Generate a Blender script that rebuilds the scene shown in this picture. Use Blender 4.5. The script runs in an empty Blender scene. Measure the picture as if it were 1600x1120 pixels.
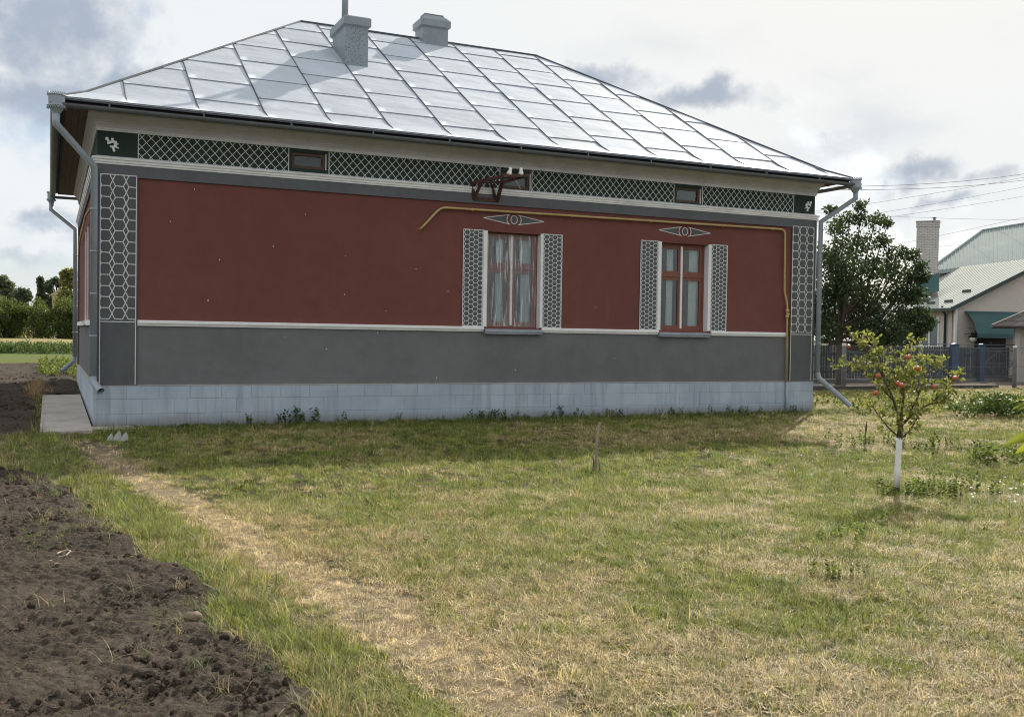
import bpy, math, random
import numpy as np
from mathutils import Vector, Matrix, Euler

random.seed(7)
rng = np.random.default_rng(7)
sc = bpy.context.scene
COL = sc.collection
rad = math.radians

# ------------------------------------------------------------------ camera
CAM = np.array([-0.68316, -17.50508, 1.60000])
cR = np.array([0.90818969, -0.41824955, 0.01608753])
cU = np.array([-0.00472585, 0.0281865, 0.99959151])
cW = np.array([0.41853215, 0.90789473, -0.02362211])
FPX = 1568.6
cam_d = bpy.data.cameras.new('camera')
cam = bpy.data.objects.new('camera', cam_d)
COL.objects.link(cam)
cam_d.sensor_width = 36.0
cam_d.lens = FPX / 1600 * 36.0
cam_d.clip_start = 0.05
cam_d.clip_end = 8000
mw = Matrix.Identity(4)
for i in range(3):
    mw[i][0] = cR[i]; mw[i][1] = cU[i]; mw[i][2] = -cW[i]; mw[i][3] = CAM[i]
cam.matrix_world = mw
sc.camera = cam

def ray(px, py): return cW + cR * (px - 800) / FPX - cU * (py - 560) / FPX
def at(px, py, Y=0.0):
    r = ray(px, py); return CAM + r * ((Y - CAM[1]) / r[1])
def gp(px, py, Z=0.0):
    r = ray(px, py); return CAM + r * ((Z - CAM[2]) / r[2])
def dp(px, py, D): return CAM + ray(px, py) * D

# ------------------------------------------------------------------ world, sun, exposure
SUN = np.array([0.5990, 0.5653, 0.5664])
sun_el = math.asin(SUN[2]); sun_az = math.atan2(SUN[0], SUN[1])
SKY_STRENGTH = 0.1
world = bpy.data.worlds.new('World'); sc.world = world
world.use_nodes = True
wn = world.node_tree; wn.nodes.clear()

class NT:
    """tiny node builder"""
    def __init__(s, tree): s.t = tree
    def n(s, typ, ins=None, **kw):
        nd = s.t.nodes.new(typ)
        for k, v in kw.items(): setattr(nd, k, v)
        for k, v in (ins or {}).items(): s.put(nd.inputs[k], v)
        return nd
    def put(s, sock, v):
        if hasattr(v, 'is_output') or hasattr(v, 'links'): s.t.links.new(v, sock)
        else:
            if isinstance(v, (tuple, list)) and len(v) == 3 and sock.type == 'RGBA': v = (*v, 1)
            sock.default_value = v
    def m(s, op, a, b=0.0, c=0.0, clamp=False):
        nd = s.n('ShaderNodeMath', {0: a, 1: b, 2: c}, operation=op, use_clamp=clamp); return nd.outputs[0]
    def v(s, op, a, b=(0, 0, 0)):
        nd = s.n('ShaderNodeVectorMath', {0: a, 1: b}, operation=op)
        return nd.outputs['Value'] if op == 'DOT_PRODUCT' else nd.outputs[0]
    def scale(s, a, f):
        nd = s.n('ShaderNodeVectorMath', {0: a}, operation='SCALE'); s.put(nd.inputs['Scale'], f); return nd.outputs[0]
    def mix(s, f, a, b, mode='MIX'):
        nd = s.n('ShaderNodeMixRGB', {0: f, 1: a, 2: b}, blend_type=mode); return nd.outputs[0]
    def ss(s, x, lo, hi):
        nd = s.n('ShaderNodeMapRange', {0: x, 1: lo, 2: hi, 3: 0.0, 4: 1.0}, interpolation_type='SMOOTHSTEP'); return nd.outputs[0]
    def noise(s, vec, scale, detail=6, rough=0.55, dist=0.0, col=False):
        nd = s.n('ShaderNodeTexNoise', {'Scale': scale, 'Detail': detail, 'Roughness': rough, 'Distortion': dist})
        if vec is not None: s.put(nd.inputs['Vector'], vec)
        return nd.outputs['Color' if col else 'Fac']

w = NT(wn)
geo = w.n('ShaderNodeTexCoord').outputs['Generated']
d0 = w.v('NORMALIZE', geo)
sky = w.n('ShaderNodeTexSky', sky_type='NISHITA', sun_disc=False, sun_elevation=sun_el, sun_rotation=sun_az,
          air_density=1.0, dust_density=1.5, ozone_density=1.0, altitude=200).outputs[0]
warp = w.v('SUBTRACT', w.noise(d0, 9.0, 7, 0.6, col=True), (0.5, 0.5, 0.5))
d = w.v('ADD', d0, w.scale(warp, 0.085))
sep = w.n('ShaderNodeSeparateXYZ', {0: d0}).outputs
zc = w.m('ADD', w.m('MAXIMUM', sep[2], 0.0), 0.22)
plane = w.n('ShaderNodeCombineXYZ', {0: w.m('DIVIDE', sep[0], zc), 1: w.m('DIVIDE', sep[1], zc), 2: 0.0}).outputs[0]
n_big = w.noise(plane, 1.3, 8, 0.58, 0.3)
n_shade = w.noise(w.v('ADD', plane, (3.7, 1.2, 0)), 2.2, 7, 0.55, 0.2)
n_fine = w.noise(d0, 26.0, 6, 0.6)

def blob(px, py, sx, sy, warped=True):
    c = ray(px, py); c = c / np.linalg.norm(c)
    r = np.cross(c, [0, 0, 1]); r /= np.linalg.norm(r); u = np.cross(r, c)
    k = FPX * 1.0
    off = w.v('SUBTRACT', d if warped else d0, tuple(c))
    a = w.m('MULTIPLY', w.v('DOT_PRODUCT', off, tuple(r)), k / sx)
    b = w.m('MULTIPLY', w.v('DOT_PRODUCT', off, tuple(u)), k / sy)
    e = w.m('MULTIPLY', w.v('DOT_PRODUCT', off, tuple(c)), 3.0)
    s2 = w.m('ADD', w.m('ADD', w.m('MULTIPLY', a, a), w.m('MULTIPLY', b, b)), w.m('MULTIPLY', e, e))
    return w.m('EXPONENT', w.m('MULTIPLY', s2, -1.0))

def total(lst):
    o = lst[0]
    for x in lst[1:]: o = w.m('MAXIMUM', o, x)
    return o

# grey undersides of clouds seen in the photograph
dark = total([blob(70, 40, 150, 85), blob(40, 150, 190, 60), blob(215, 150, 90, 40),
              w.m('MULTIPLY', blob(945, 120, 75, 34), 0.95), w.m('MULTIPLY', blob(1080, 160, 110, 24), 1.0),
              blob(1425, 275, 60, 30), w.m('MULTIPLY', blob(1530, 302, 45, 16), 0.8),
              w.m('MULTIPLY', blob(75, 348, 70, 22), 0.8), w.m('MULTIPLY', blob(1290, 205, 22, 14), 0.6),
              w.m('MULTIPLY', blob(1470, 330, 70, 12), 0.7), w.m('MULTIPLY', blob(20, 395, 60, 16), 0.7)])
# gaps where pale blue sky shows
gap = total([w.m('MULTIPLY', blob(40, 200, 120, 60), 0.6), blob(1400, 420, 230, 60), w.m('MULTIPLY', blob(1330, 300, 90, 60), 0.55),
             w.m('MULTIPLY', blob(40, 420, 140, 40), 0.85), w.m('MULTIPLY', blob(250, 60, 60, 60), 0.4),
             w.m('MULTIPLY', blob(960, 150, 60, 40), 0.5)])
shade = w.ss(w.m('ADD', dark, w.m('MULTIPLY', w.m('SUBTRACT', n_fine, 0.5), 1.1)), 0.22, 1.0)
shade_bg = w.m('MULTIPLY', w.ss(n_shade, 0.50, 0.80), 0.32)
shade = w.m('MAXIMUM', shade, shade_bg)
cover = w.ss(n_big, 0.28, 0.46)
cover = w.m('SUBTRACT', cover, w.m('MULTIPLY', w.ss(w.m('ADD', gap, w.m('MULTIPLY', w.m('SUBTRACT', n_fine, 0.5), 1.3)), 0.25, 0.9), 0.75), clamp=True)
cover = w.m('MAXIMUM', cover, w.m('MULTIPLY', shade, 0.8))
cover = w.m('MAXIMUM', cover, 0.22)
cs = 1.0 / SKY_STRENGTH
sd = w.v('DOT_PRODUCT', d0, tuple(SUN))
glow = w.m('POWER', w.m('MAXIMUM', sd, 0.0), 14.0)
white = w.mix(glow, (0.70 * cs, 0.725 * cs, 0.745 * cs), (0.80 * cs, 0.775 * cs, 0.715 * cs))
grey = w.mix(glow, (0.34 * cs, 0.39 * cs, 0.47 * cs), (0.41 * cs, 0.44 * cs, 0.49 * cs))
cloud = w.mix(shade, white, grey)
skyc = w.mix(0.45, sky, (4.5, 5.7, 7.0))
final = w.mix(cover, skyc, cloud)
bg = w.n('ShaderNodeBackground', {0: final, 1: SKY_STRENGTH})
w.n('ShaderNodeOutputWorld', {0: bg.outputs[0]})

sun_d = bpy.data.lights.new('sun', 'SUN')
sun_d.energy = 5.0; sun_d.angle = rad(0.9); sun_d.color = (1.0, 0.925, 0.80)
sun = bpy.data.objects.new('sun', sun_d); COL.objects.link(sun)
sun.rotation_euler = Vector(SUN).to_track_quat('Z', 'Y').to_euler()
sun.location = (20, 20, 30)
vs = sc.view_settings
vs.view_transform = 'Standard'; vs.look = 'None'; vs.exposure = 0.32; vs.gamma = 1.0
try: vs.use_curve_mapping = False
except Exception: pass
cy = sc.cycles
cy.max_bounces = 8; cy.diffuse_bounces = 4; cy.glossy_bounces = 3; cy.transmission_bounces = 6; cy.transparent_max_bounces = 14
cy.sample_clamp_indirect = 4.0
cy.pixel_filter_type = 'BLACKMAN_HARRIS'; cy.filter_width = 1.05

# ------------------------------------------------------------------ helpers
def vnoise(x, y, seed=0):
    xi = np.floor(x).astype(np.int64); yi = np.floor(y).astype(np.int64)
    xf = x - xi; yf = y - yi
    def h(a, b):
        n = (a * 374761393 + b * 668265263 + seed * 982451653) & 0x7fffffff
        n = ((n ^ (n >> 13)) * 1274126177) & 0x7fffffff
        n = (n ^ (n >> 16)) & 0xffff
        return n / 65535.0
    u = xf * xf * (3 - 2 * xf); v = yf * yf * (3 - 2 * yf)
    return (h(xi, yi) * (1 - u) + h(xi + 1, yi) * u) * (1 - v) + (h(xi, yi + 1) * (1 - u) + h(xi + 1, yi + 1) * u) * v
def fbm(x, y, seed=0, oct=5, gain=0.5):
    x = np.asarray(x, float); y = np.asarray(y, float)
    s = 0; a = 1.0; t = 0
    for o in range(oct):
        s = s + a * vnoise(x * 2 ** o + 13.7 * o, y * 2 ** o - 7.1 * o, seed + o); t += a; a *= gain
    return s / t
def sstep(x, a, b):
    t = np.clip((np.asarray(x, float) - a) / (b - a), 0, 1); return t * t * (3 - 2 * t)

class MB:
    def __init__(s): s.v = []; s.f = []
    def add(s, vs, fs):
        o = len(s.v); s.v += [tuple(map(float, p)) for p in vs]; s.f += [tuple(i + o for i in f) for f in fs]; return s
    def box(s, x0, x1, y0, y1, z0, z1):
        return s.add([(x0, y0, z0), (x1, y0, z0), (x1, y1, z0), (x0, y1, z0), (x0, y0, z1), (x1, y0, z1), (x1, y1, z1), (x0, y1, z1)],
                     [(0, 3, 2, 1), (4, 5, 6, 7), (0, 1, 5, 4), (1, 2, 6, 5), (2, 3, 7, 6), (3, 0, 4, 7)])
    def beam(s, a, b, wd, ht, up=(0, 0, 1)):
        a = np.array(a, float); b = np.array(b, float); t = b - a; t /= np.linalg.norm(t)
        up = np.array(up, float); r = np.cross(t, up)
        if np.linalg.norm(r) < 1e-4: r = np.cross(t, [1, 0, 0])
        r /= np.linalg.norm(r); u = np.cross(r, t)
        q = []
        for p in (a, b):
            for sx, sy in ((-1, -1), (1, -1), (1, 1), (-1, 1)): q.append(p + r * sx * wd / 2 + u * sy * ht / 2)
        return s.add(q, [(0, 1, 2, 3), (7, 6, 5, 4), (0, 4, 5, 1), (1, 5, 6, 2), (2, 6, 7, 3), (3, 7, 4, 0)])
    def tube(s, pts, r, n=10, caps=True, open_end=False):
        pts = [np.array(p, float) for p in pts]; m = len(pts)
        rs = r if hasattr(r, '__len__') else [r] * m
        vs = []; prev = None
        for i, p in enumerate(pts):
            t = (pts[min(i + 1, m - 1)] - pts[max(i - 1, 0)])
            if 0 < i < m - 1:
                a = pts[i] - pts[i - 1]; b = pts[i + 1] - pts[i]; t = a / np.linalg.norm(a) + b / np.linalg.norm(b)
            t = t / (np.linalg.norm(t) + 1e-12)
            if prev is None:
                rr = np.cross(t, [0, 0, 1]) if abs(t[2]) < 0.95 else np.cross(t, [0, 1, 0])
            else: rr = prev - t * (prev @ t)
            rr = rr / np.linalg.norm(rr); prev = rr; uu = np.cross(rr, t)
            for k in range(n):
                a = 2 * math.pi * k / n; vs.append(p + (rr * math.cos(a) + uu * math.sin(a)) * rs[i])
        fs = []
        for i in range(m - 1):
            for k in range(n):
                k2 = (k + 1) % n; fs.append((i * n + k, i * n + k2, (i + 1) * n + k2, (i + 1) * n + k))
        if caps:
            fs.append(tuple(range(n))[::-1])
            if not open_end: fs.append(tuple((m - 1) * n + k for k in range(n)))
        return s.add(vs, fs)
    def prism(s, poly, y0, y1):
        """polygon in x,z extruded along y"""
        n = len(poly); vs = [(x, y0, z) for x, z in poly] + [(x, y1, z) for x, z in poly]
        fs = [tuple(range(n)), tuple(range(2 * n - 1, n - 1, -1))]
        for i in range(n): j = (i + 1) % n; fs.append((i, i + n, j + n, j))
        return s.add(vs, fs)
    def ring(s, prof, x0, x1, y0, y1):
        """mitred moulding round a rectangle: prof = closed list of (out, z)"""
        n = len(prof); vs = []
        for cx, cy, sx, sy in ((x0, y0, -1, -1), (x1, y0, 1, -1), (x1, y1, 1, 1), (x0, y1, -1, 1)):
            for o, z in prof: vs.append((cx + sx * o, cy + sy * o, z))
        fs = []
        for c in range(4):
            c2 = (c + 1) % 4
            for i in range(n): j = (i + 1) % n; fs.append((c * n + i, c2 * n + i, c2 * n + j, c * n + j))
        return s.add(vs, fs)
    def disc(s, cx, cz, rx, rz, y0, y1, n=14):
        return s.prism([(cx + rx * math.cos(2 * math.pi * k / n), cz + rz * math.sin(2 * math.pi * k / n)) for k in range(n)], y0, y1)
    def line(s, a, b, wd, y0, y1):
        """a flat raised strip on a wall facing -y, from (x,z) to (x,z)"""
        a = np.array(a, float); b = np.array(b, float); t = b - a; L = np.linalg.norm(t)
        if L < 1e-6: return s
        nrm = np.array([-t[1], t[0]]) / L * wd / 2
        return s.prism([tuple(a - nrm), tuple(b - nrm), tuple(b + nrm), tuple(a + nrm)], y0, y1)

OFF = {}
def fixname(n): return n
def link(o, parent=None):
    COL.objects.link(o)
    if parent is not None: o.parent = parent
    return o
def tag(o, label=None, cat=None, group=None, kind=None):
    if label: o['label'] = label
    if cat: o['category'] = cat
    if group: o['group'] = group
    if kind: o['kind'] = kind
    return o
def thing(name, label, cat, loc=(0, 0, 0), group=None):
    o = bpy.data.objects.new(name, None); link(o); o.location = loc; o.empty_display_size = 0.2
    OFF[o.name] = np.array(loc, float); tag(o, label, cat, group); return o
def mesh_of(name, v, f, mat, off, smooth=False):
    me = bpy.data.meshes.new(name)
    v = np.asarray(v, float) - off
    me.from_pydata(v.tolist(), [], f); me.materials.append(mat)
    if smooth: me.polygons.foreach_set('use_smooth', [True] * len(me.polygons))
    me.update(); return me
def part(name, mb, mat, parent=None, smooth=False, kind=None, bevel=0.0):
    off = OFF[parent.name] if parent is not None else np.zeros(3)
    o = bpy.data.objects.new(name, mesh_of(name, mb.v, mb.f, mat, off, smooth))
    link(o, parent); OFF[o.name] = off
    if kind: o['kind'] = kind
    if bevel:
        b = o.modifiers.new('bevel', 'BEVEL'); b.width = bevel; b.segments = 2; b.limit_method = 'ANGLE'; b.angle_limit = rad(40)
    return o
def fast_mesh(name, V, F, mat, smooth=False, off=np.zeros(3)):
    """numpy mesh: V (n,3), F (m,k)"""
    me = bpy.data.meshes.new(name); V = np.asarray(V, np.float32) - off.astype(np.float32); F = np.asarray(F, np.int32); k = F.shape[1]
    me.vertices.add(len(V)); me.vertices.foreach_set('co', V.ravel())
    me.loops.add(F.size); me.loops.foreach_set('vertex_index', F.ravel())
    me.polygons.add(len(F)); me.polygons.foreach_set('loop_start', np.arange(0, F.size, k, dtype=np.int32))
    try: me.polygons.foreach_set('loop_total', np.full(len(F), k, np.int32))
    except Exception: pass
    me.materials.append(mat); me.update(calc_edges=True)
    if smooth: me.polygons.foreach_set('use_smooth', np.ones(len(F), bool))
    me.validate(); return me
def fast_part(name, V, F, mat, parent=None, smooth=False, kind=None):
    off = OFF[parent.name] if parent is not None else np.zeros(3)
    o = bpy.data.objects.new(name, fast_mesh(name, V, F, mat, smooth, off)); link(o, parent); OFF[o.name] = off
    if kind: o['kind'] = kind
    return o

# ------------------------------------------------------------------ materials
def mat(name, col, rough=0.6, metal=0.0, spec=0.5):
    m = bpy.data.materials.new(name); m.use_nodes = True; m.node_tree.nodes.clear()
    t = NT(m.node_tree)
    p = t.n('ShaderNodeBsdfPrincipled', {'Base Color': (*col, 1), 'Roughness': rough, 'Metallic': metal, 'Specular IOR Level': spec})
    t.n('ShaderNodeOutputMaterial', {0: p.outputs[0]})
    return m, t, p
def noisy(name, col, rough=0.7, var=0.25, scale=3.0, bump=0.3, bscale=80, metal=0.0, spec=0.4, stretch=(1, 1, 1), dist=0.004, objvar=0.0):
    m, t, p = mat(name, col, rough, metal, spec)
    tc = t.n('ShaderNodeTexCoord').outputs['Object']
    mp = t.n('ShaderNodeMapping', {'Vector': tc, 'Scale': stretch}).outputs[0]
    n1 = t.noise(mp, scale, 7, 0.6)
    n2 = t.noise(mp, scale * 7, 5, 0.6)
    f = t.m('ADD', t.m('MULTIPLY', n1, 0.65), t.m('MULTIPLY', n2, 0.35))
    if objvar:
        r = t.n('ShaderNodeObjectInfo').outputs['Random']
        f = t.m('ADD', f, t.m('MULTIPLY', t.m('SUBTRACT', r, 0.5), objvar))
    f = t.ss(f, 0.3, 0.7)
    lo = tuple(c * (1 - var) for c in col); hi = tuple(min(1, c * (1 + var)) for c in col)
    t.put(p.inputs['Base Color'], t.mix(f, (*lo, 1), (*hi, 1)))
    if bump:
        nb = t.noise(tc, bscale, 4, 0.65)
        b = t.n('ShaderNodeBump', {'Strength': bump, 'Distance': dist, 'Height': nb}).outputs[0]
        t.put(p.inputs['Normal'], b)
    return m
def leafmat(name, c1, c2, trans=0.4, attr=False, rough=0.5):
    m = bpy.data.materials.new(name); m.use_nodes = True; m.node_tree.nodes.clear(); t = NT(m.node_tree)
    if attr:
        col = t.n('ShaderNodeAttribute', attribute_type='INSTANCER', attribute_name='tint').outputs['Color']
        g = t.n('ShaderNodeNewGeometry').outputs['Random Per Island']
        col = t.mix(1.0, col, t.mix(g, (0.34, 0.34, 0.33, 1), (1.95, 1.90, 1.75, 1)), 'MULTIPLY')
    else:
        g = t.n('ShaderNodeNewGeometry').outputs['Random Per Island']
        tc = t.n('ShaderNodeTexCoord').outputs['Object']
        n = t.noise(tc, 1.6, 3, 0.5)
        f = t.ss(t.m('ADD', t.m('MULTIPLY', g, 0.6), t.m('MULTIPLY', n, 0.5)), 0.2, 0.9)
        col = t.mix(f, (*c1, 1), (*c2, 1))
    p = t.n('ShaderNodeBsdfPrincipled', {'Base Color': col, 'Roughness': rough, 'Specular IOR Level': 0.35})
    tr = t.n('ShaderNodeBsdfTranslucent', {'Color': t.mix(1.0, col, (1.25, 1.3, 0.75, 1), 'MULTIPLY')})
    mx = t.n('ShaderNodeMixShader', {0: trans, 1: p.outputs[0], 2: tr.outputs[0]})
    t.n('ShaderNodeOutputMaterial', {0: mx.outputs[0]})
    return m

M = {}
M['red'] = noisy('red_render', (0.150, 0.050, 0.041), 0.85, 0.13, 0.9, 0.35, 160, spec=0.25)
def m_wall(name, col, var):
    m, t, p = mat(name, col, 0.85, 0, 0.25)
    g = t.n('ShaderNodeNewGeometry').outputs['Position']
    n1 = t.noise(g, 0.55, 6, 0.6); n2 = t.noise(g, 3.5, 6, 0.65)
    st = t.n('ShaderNodeMapping', {'Vector': g, 'Scale': (4.0, 4.0, 0.30)}).outputs[0]
    n3 = t.noise(st, 1.2, 6, 0.65)
    lo = tuple(c * (1 - var) for c in col); hi = tuple(c * (1 + var) for c in col)
    c = t.mix(t.ss(t.m('ADD', t.m('MULTIPLY', n1, .6), t.m('MULTIPLY', n2, .4)), 0.38, 0.62), (*lo, 1), (*hi, 1))
    gr = sum(col) / 3
    c = t.mix(t.m('MULTIPLY', t.ss(n3, 0.55, 0.75), 0.22), c, tuple(.55 * x + .45 * gr * 1.25 for x in col))
    c = t.mix(t.m('MULTIPLY', t.ss(t.noise(g, 45, 3, 0.6), 0.66, 0.74), 0.25), c, tuple(x * 1.6 for x in col))
    t.put(p.inputs['Base Color'], c)
    h = t.m('ADD', t.m('MULTIPLY', t.noise(g, 150, 4, 0.65), 0.12), t.m('MULTIPLY', t.noise(g, 2.2, 4, 0.5), 1.0))
    t.put(p.inputs['Normal'], t.n('ShaderNodeBump', {'Strength': 0.5, 'Distance': 0.03, 'Height': h}).outputs[0]); return m
M['red'] = m_wall('red_render', (0.176, 0.065, 0.054), 0.08)
M['grey'] = m_wall('grey_render', (0.160, 0.163, 0.166), 0.10)
M['slate'] = noisy('slate_render', (0.130, 0.135, 0.147), 0.85, 0.12, 1.2, 0.3, 160, spec=0.25)
M['panelgrey'] = noisy('panel_grey', (0.108, 0.112, 0.116), 0.85, 0.12, 2.0, 0.3, 160, spec=0.25)
M['green'] = noisy('green_render', (0.033, 0.051, 0.043), 0.85, 0.15, 1.5, 0.3, 160, spec=0.25)
M['white'] = noisy('white_paint', (0.84, 0.84, 0.83), 0.6, 0.07, 4, 0.1, 120)
M['line'] = noisy('white_line_paint', (0.66, 0.67, 0.66), 0.7, 0.10, 6, 0.0)
M['mould'] = noisy('moulding_paint', (0.86, 0.86, 0.86), 0.7, 0.16, 3, 0.15, 90, stretch=(1, 1, 3))
M['cornice'] = noisy('cornice_paint', (0.60, 0.585, 0.60), 0.75, 0.10, 2, 0.1, 90)
M['cornice_light'] = noisy('cornice_light_paint', (0.74, 0.74, 0.74), 0.75, 0.10, 2, 0.1, 90)
M['soffit'] = noisy('brown_board', (0.14, 0.088, 0.066), 0.7, 0.3, 3, 0.3, 40, stretch=(6, 0.6, 6))
M['dark'] = noisy('shade_black', (0.018, 0.017, 0.017), 0.7, 0.2, 3, 0)  # near black for the shade in the eave gap and pipe mouths
M['frame'] = noisy('red_brown_frame', (0.215, 0.078, 0.054), 0.5, 0.18, 5, 0.1, 60, stretch=(4, 4, 1))
M['frame_old'] = noisy('old_brown_frame', (0.105, 0.066, 0.045), 0.7, 0.25, 8, 0.2, 60)
M['gutter'] = noisy('grey_gutter_paint', (0.135, 0.148, 0.162), 0.45, 0.15, 2.5, 0.05, 40, spec=0.5)
M['pipe'] = noisy('galvanised_pipe', (0.31, 0.355, 0.395), 0.45, 0.18, 3.0, 0.05, 30, metal=0.0, spec=0.5, stretch=(1, 1, 0.5))
M['yellow'] = noisy('yellow_pipe_paint', (0.50, 0.37, 0.155), 0.45, 0.15, 4, 0.05)
M['rust'] = noisy('rusty_steel', (0.090, 0.040, 0.030), 0.8, 0.35, 9, 0.3, 60)
M['porcelain'] = mat('porcelain', (0.80, 0.79, 0.77), 0.25)[0]
M['concrete'] = noisy('concrete', (0.41, 0.375, 0.335), 0.9, 0.2, 2.2, 0.4, 50)
M['curtain'] = noisy('curtain_cloth', (0.82, 0.84, 0.85), 0.9, 0.06, 5, 0.0)
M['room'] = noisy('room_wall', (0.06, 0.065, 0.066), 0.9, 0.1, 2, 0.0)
M['wood'] = noisy('weathered_wood', (0.30, 0.235, 0.17), 0.85, 0.25, 5, 0.3, 60, stretch=(5, 5, 1))
M['wire'] = mat('wire_metal', (0.12, 0.12, 0.12), 0.5)[0]
M['bark'] = noisy('bark', (0.105, 0.080, 0.058), 0.9, 0.35, 14, 0.6, 60)
M['lime'] = noisy('limewash', (0.76, 0.76, 0.74), 0.85, 0.12, 14, 0.4, 70)

# plinth: blue grey paint with vertical damp streaks
def m_plinth():
    m, t, p = mat('plinth_paint', (0.2, 0.2, 0.2), 0.75, 0, 0.3)
    g = t.n('ShaderNodeNewGeometry').outputs['Position']
    st = t.n('ShaderNodeMapping', {'Vector': g, 'Scale': (5.0, 5.0, 0.35)}).outputs[0]
    n1 = t.noise(st, 1.6, 6, 0.65); n2 = t.noise(g, 1.2, 6, 0.6); n3 = t.noise(g, 18, 4, 0.6)
    z = t.n('ShaderNodeSeparateXYZ', {0: g}).outputs[2]
    base = t.mix(t.ss(n2, 0.35, 0.65), (0.375, 0.430, 0.500, 1), (0.46, 0.515, 0.585, 1))
    f = t.m('MULTIPLY', t.ss(n1, 0.46, 0.70), 0.62)
    c = t.mix(f, base, (0.26, 0.30, 0.35, 1))
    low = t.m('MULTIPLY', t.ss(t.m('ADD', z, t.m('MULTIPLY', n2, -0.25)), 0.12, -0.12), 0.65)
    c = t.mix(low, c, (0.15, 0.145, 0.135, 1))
    c = t.mix(t.m('MULTIPLY', t.ss(n3, 0.62, 0.75), 0.3), c, (0.55, 0.60, 0.65, 1))
    r = t.n('ShaderNodeObjectInfo').outputs['Random']
    c = t.mix(t.m('MULTIPLY', r, 0.14), c, (0.28, 0.33, 0.39, 1))
    t.put(p.inputs['Base Color'], c)
    b = t.n('ShaderNodeBump', {'Strength': 0.4, 'Distance': 0.004, 'Height': t.noise(g, 60, 5, 0.6)}).outputs[0]
    t.put(p.inputs['Normal'], b)
    return m
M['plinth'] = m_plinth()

def m_roof(name, base=(0.485, 0.525, 0.58), rough=0.70):
    m, t, p = mat(name, base, rough, 0.03, 0.045)
    g = t.n('ShaderNodeNewGeometry').outputs['Position']
    r = t.n('ShaderNodeObjectInfo').outputs['Random']
    n1 = t.noise(g, 0.9, 6, 0.6); n2 = t.noise(g, 7, 5, 0.65)
    f = t.m('ADD', t.m('MULTIPLY', n1, 0.5), t.m('MULTIPLY', n2, 0.3))
    f = t.ss(t.m('ADD', f, t.m('MULTIPLY', r, 0.18)), 0.3, 0.7)
    c = t.mix(f, tuple(x * 0.88 for x in base), tuple(min(1, x * 1.10) for x in base))
    st = t.n('ShaderNodeMapping', {'Vector': g, 'Scale': (6, 0.7, 0.7)}).outputs[0]
    rust = t.m('MULTIPLY', t.ss(t.noise(st, 1.3, 6, 0.65), 0.66, 0.82), 0.35)
    c = t.mix(rust, c, (0.42, 0.36, 0.30, 1))
    t.put(p.inputs['Base Color'], c)
    t.put(p.inputs['Roughness'], t.m('ADD', rough - 0.05, t.m('MULTIPLY', f, 0.12)))
    off = t.v('ADD', g, t.n('ShaderNodeCombineXYZ', {0: t.m('MULTIPLY', r, 40.0), 1: 0.0, 2: 0.0}).outputs[0])
    wob = t.n('ShaderNodeMapping', {'Vector': off, 'Scale': (0.8, 1.6, 1.6)}).outputs[0]
    b = t.n('ShaderNodeBump', {'Strength': 0.75, 'Distance': 0.04, 'Height': t.noise(wob, 1.6, 3, 0.45)}).outputs[0]
    t.put(p.inputs['Normal'], b)
    return m
M['roof'] = m_roof('roof_sheet')
M['seam'] = noisy('shaded_seam_metal', (0.10, 0.11, 0.125), 0.75, 0.15, 3, 0.0, spec=0.15)  # shade on the seam faces put into the colour, far darker than the sheet
def m_chimney():
    m, t, p = mat('chimney_galvanised', (0.3, 0.33, 0.36), 0.5, 0.3, 0.5)
    g = t.n('ShaderNodeNewGeometry').outputs['Position']
    n = t.noise(g, 30, 5, 0.7); n2 = t.noise(g, 3, 4, 0.6)
    z = t.n('ShaderNodeSeparateXYZ', {0: g}).outputs[2]
    fl = t.m('MULTIPLY', t.ss(n, 0.50, 0.60), t.ss(n2, 0.30, 0.55))
    c = t.mix(fl, (0.275, 0.315, 0.35, 1), (0.125, 0.145, 0.165, 1))
    t.put(p.inputs['Base Color'], c)
    return m
M['chimney'] = m_chimney()
M['chimney_cap'] = noisy('chimney_cap_metal', (0.27, 0.305, 0.335), 0.55, 0.15, 4, 0.1, 20, metal=0.3)
def m_glass():
    m = bpy.data.materials.new('window_glass'); m.use_nodes = True; m.node_tree.nodes.clear(); t = NT(m.node_tree)
    tr = t.n('ShaderNodeBsdfTransparent', {0: (0.85, 0.89, 0.88, 1)})
    gl = t.n('ShaderNodeBsdfGlossy', {'Color': (0.9, 0.93, 0.93, 1), 'Roughness': 0.02})
    g = t.n('ShaderNodeNewGeometry').outputs['Position']
    b = t.n('ShaderNodeBump', {'Strength': 0.12, 'Distance': 0.02, 'Height': t.noise(g, 2.5, 2, 0.5)}).outputs[0]
    t.put(gl.inputs['Normal'], b)
    fr = t.n('ShaderNodeFresnel', {'IOR': 1.5}).outputs[0]
    mx = t.n('ShaderNodeMixShader', {0: t.m('MULTIPLY', fr, 0.9, clamp=True), 1: tr.outputs[0], 2: gl.outputs[0]})
    t.n('ShaderNodeOutputMaterial', {0: mx.outputs[0]}); return m
M['glass'] = m_glass()
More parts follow.
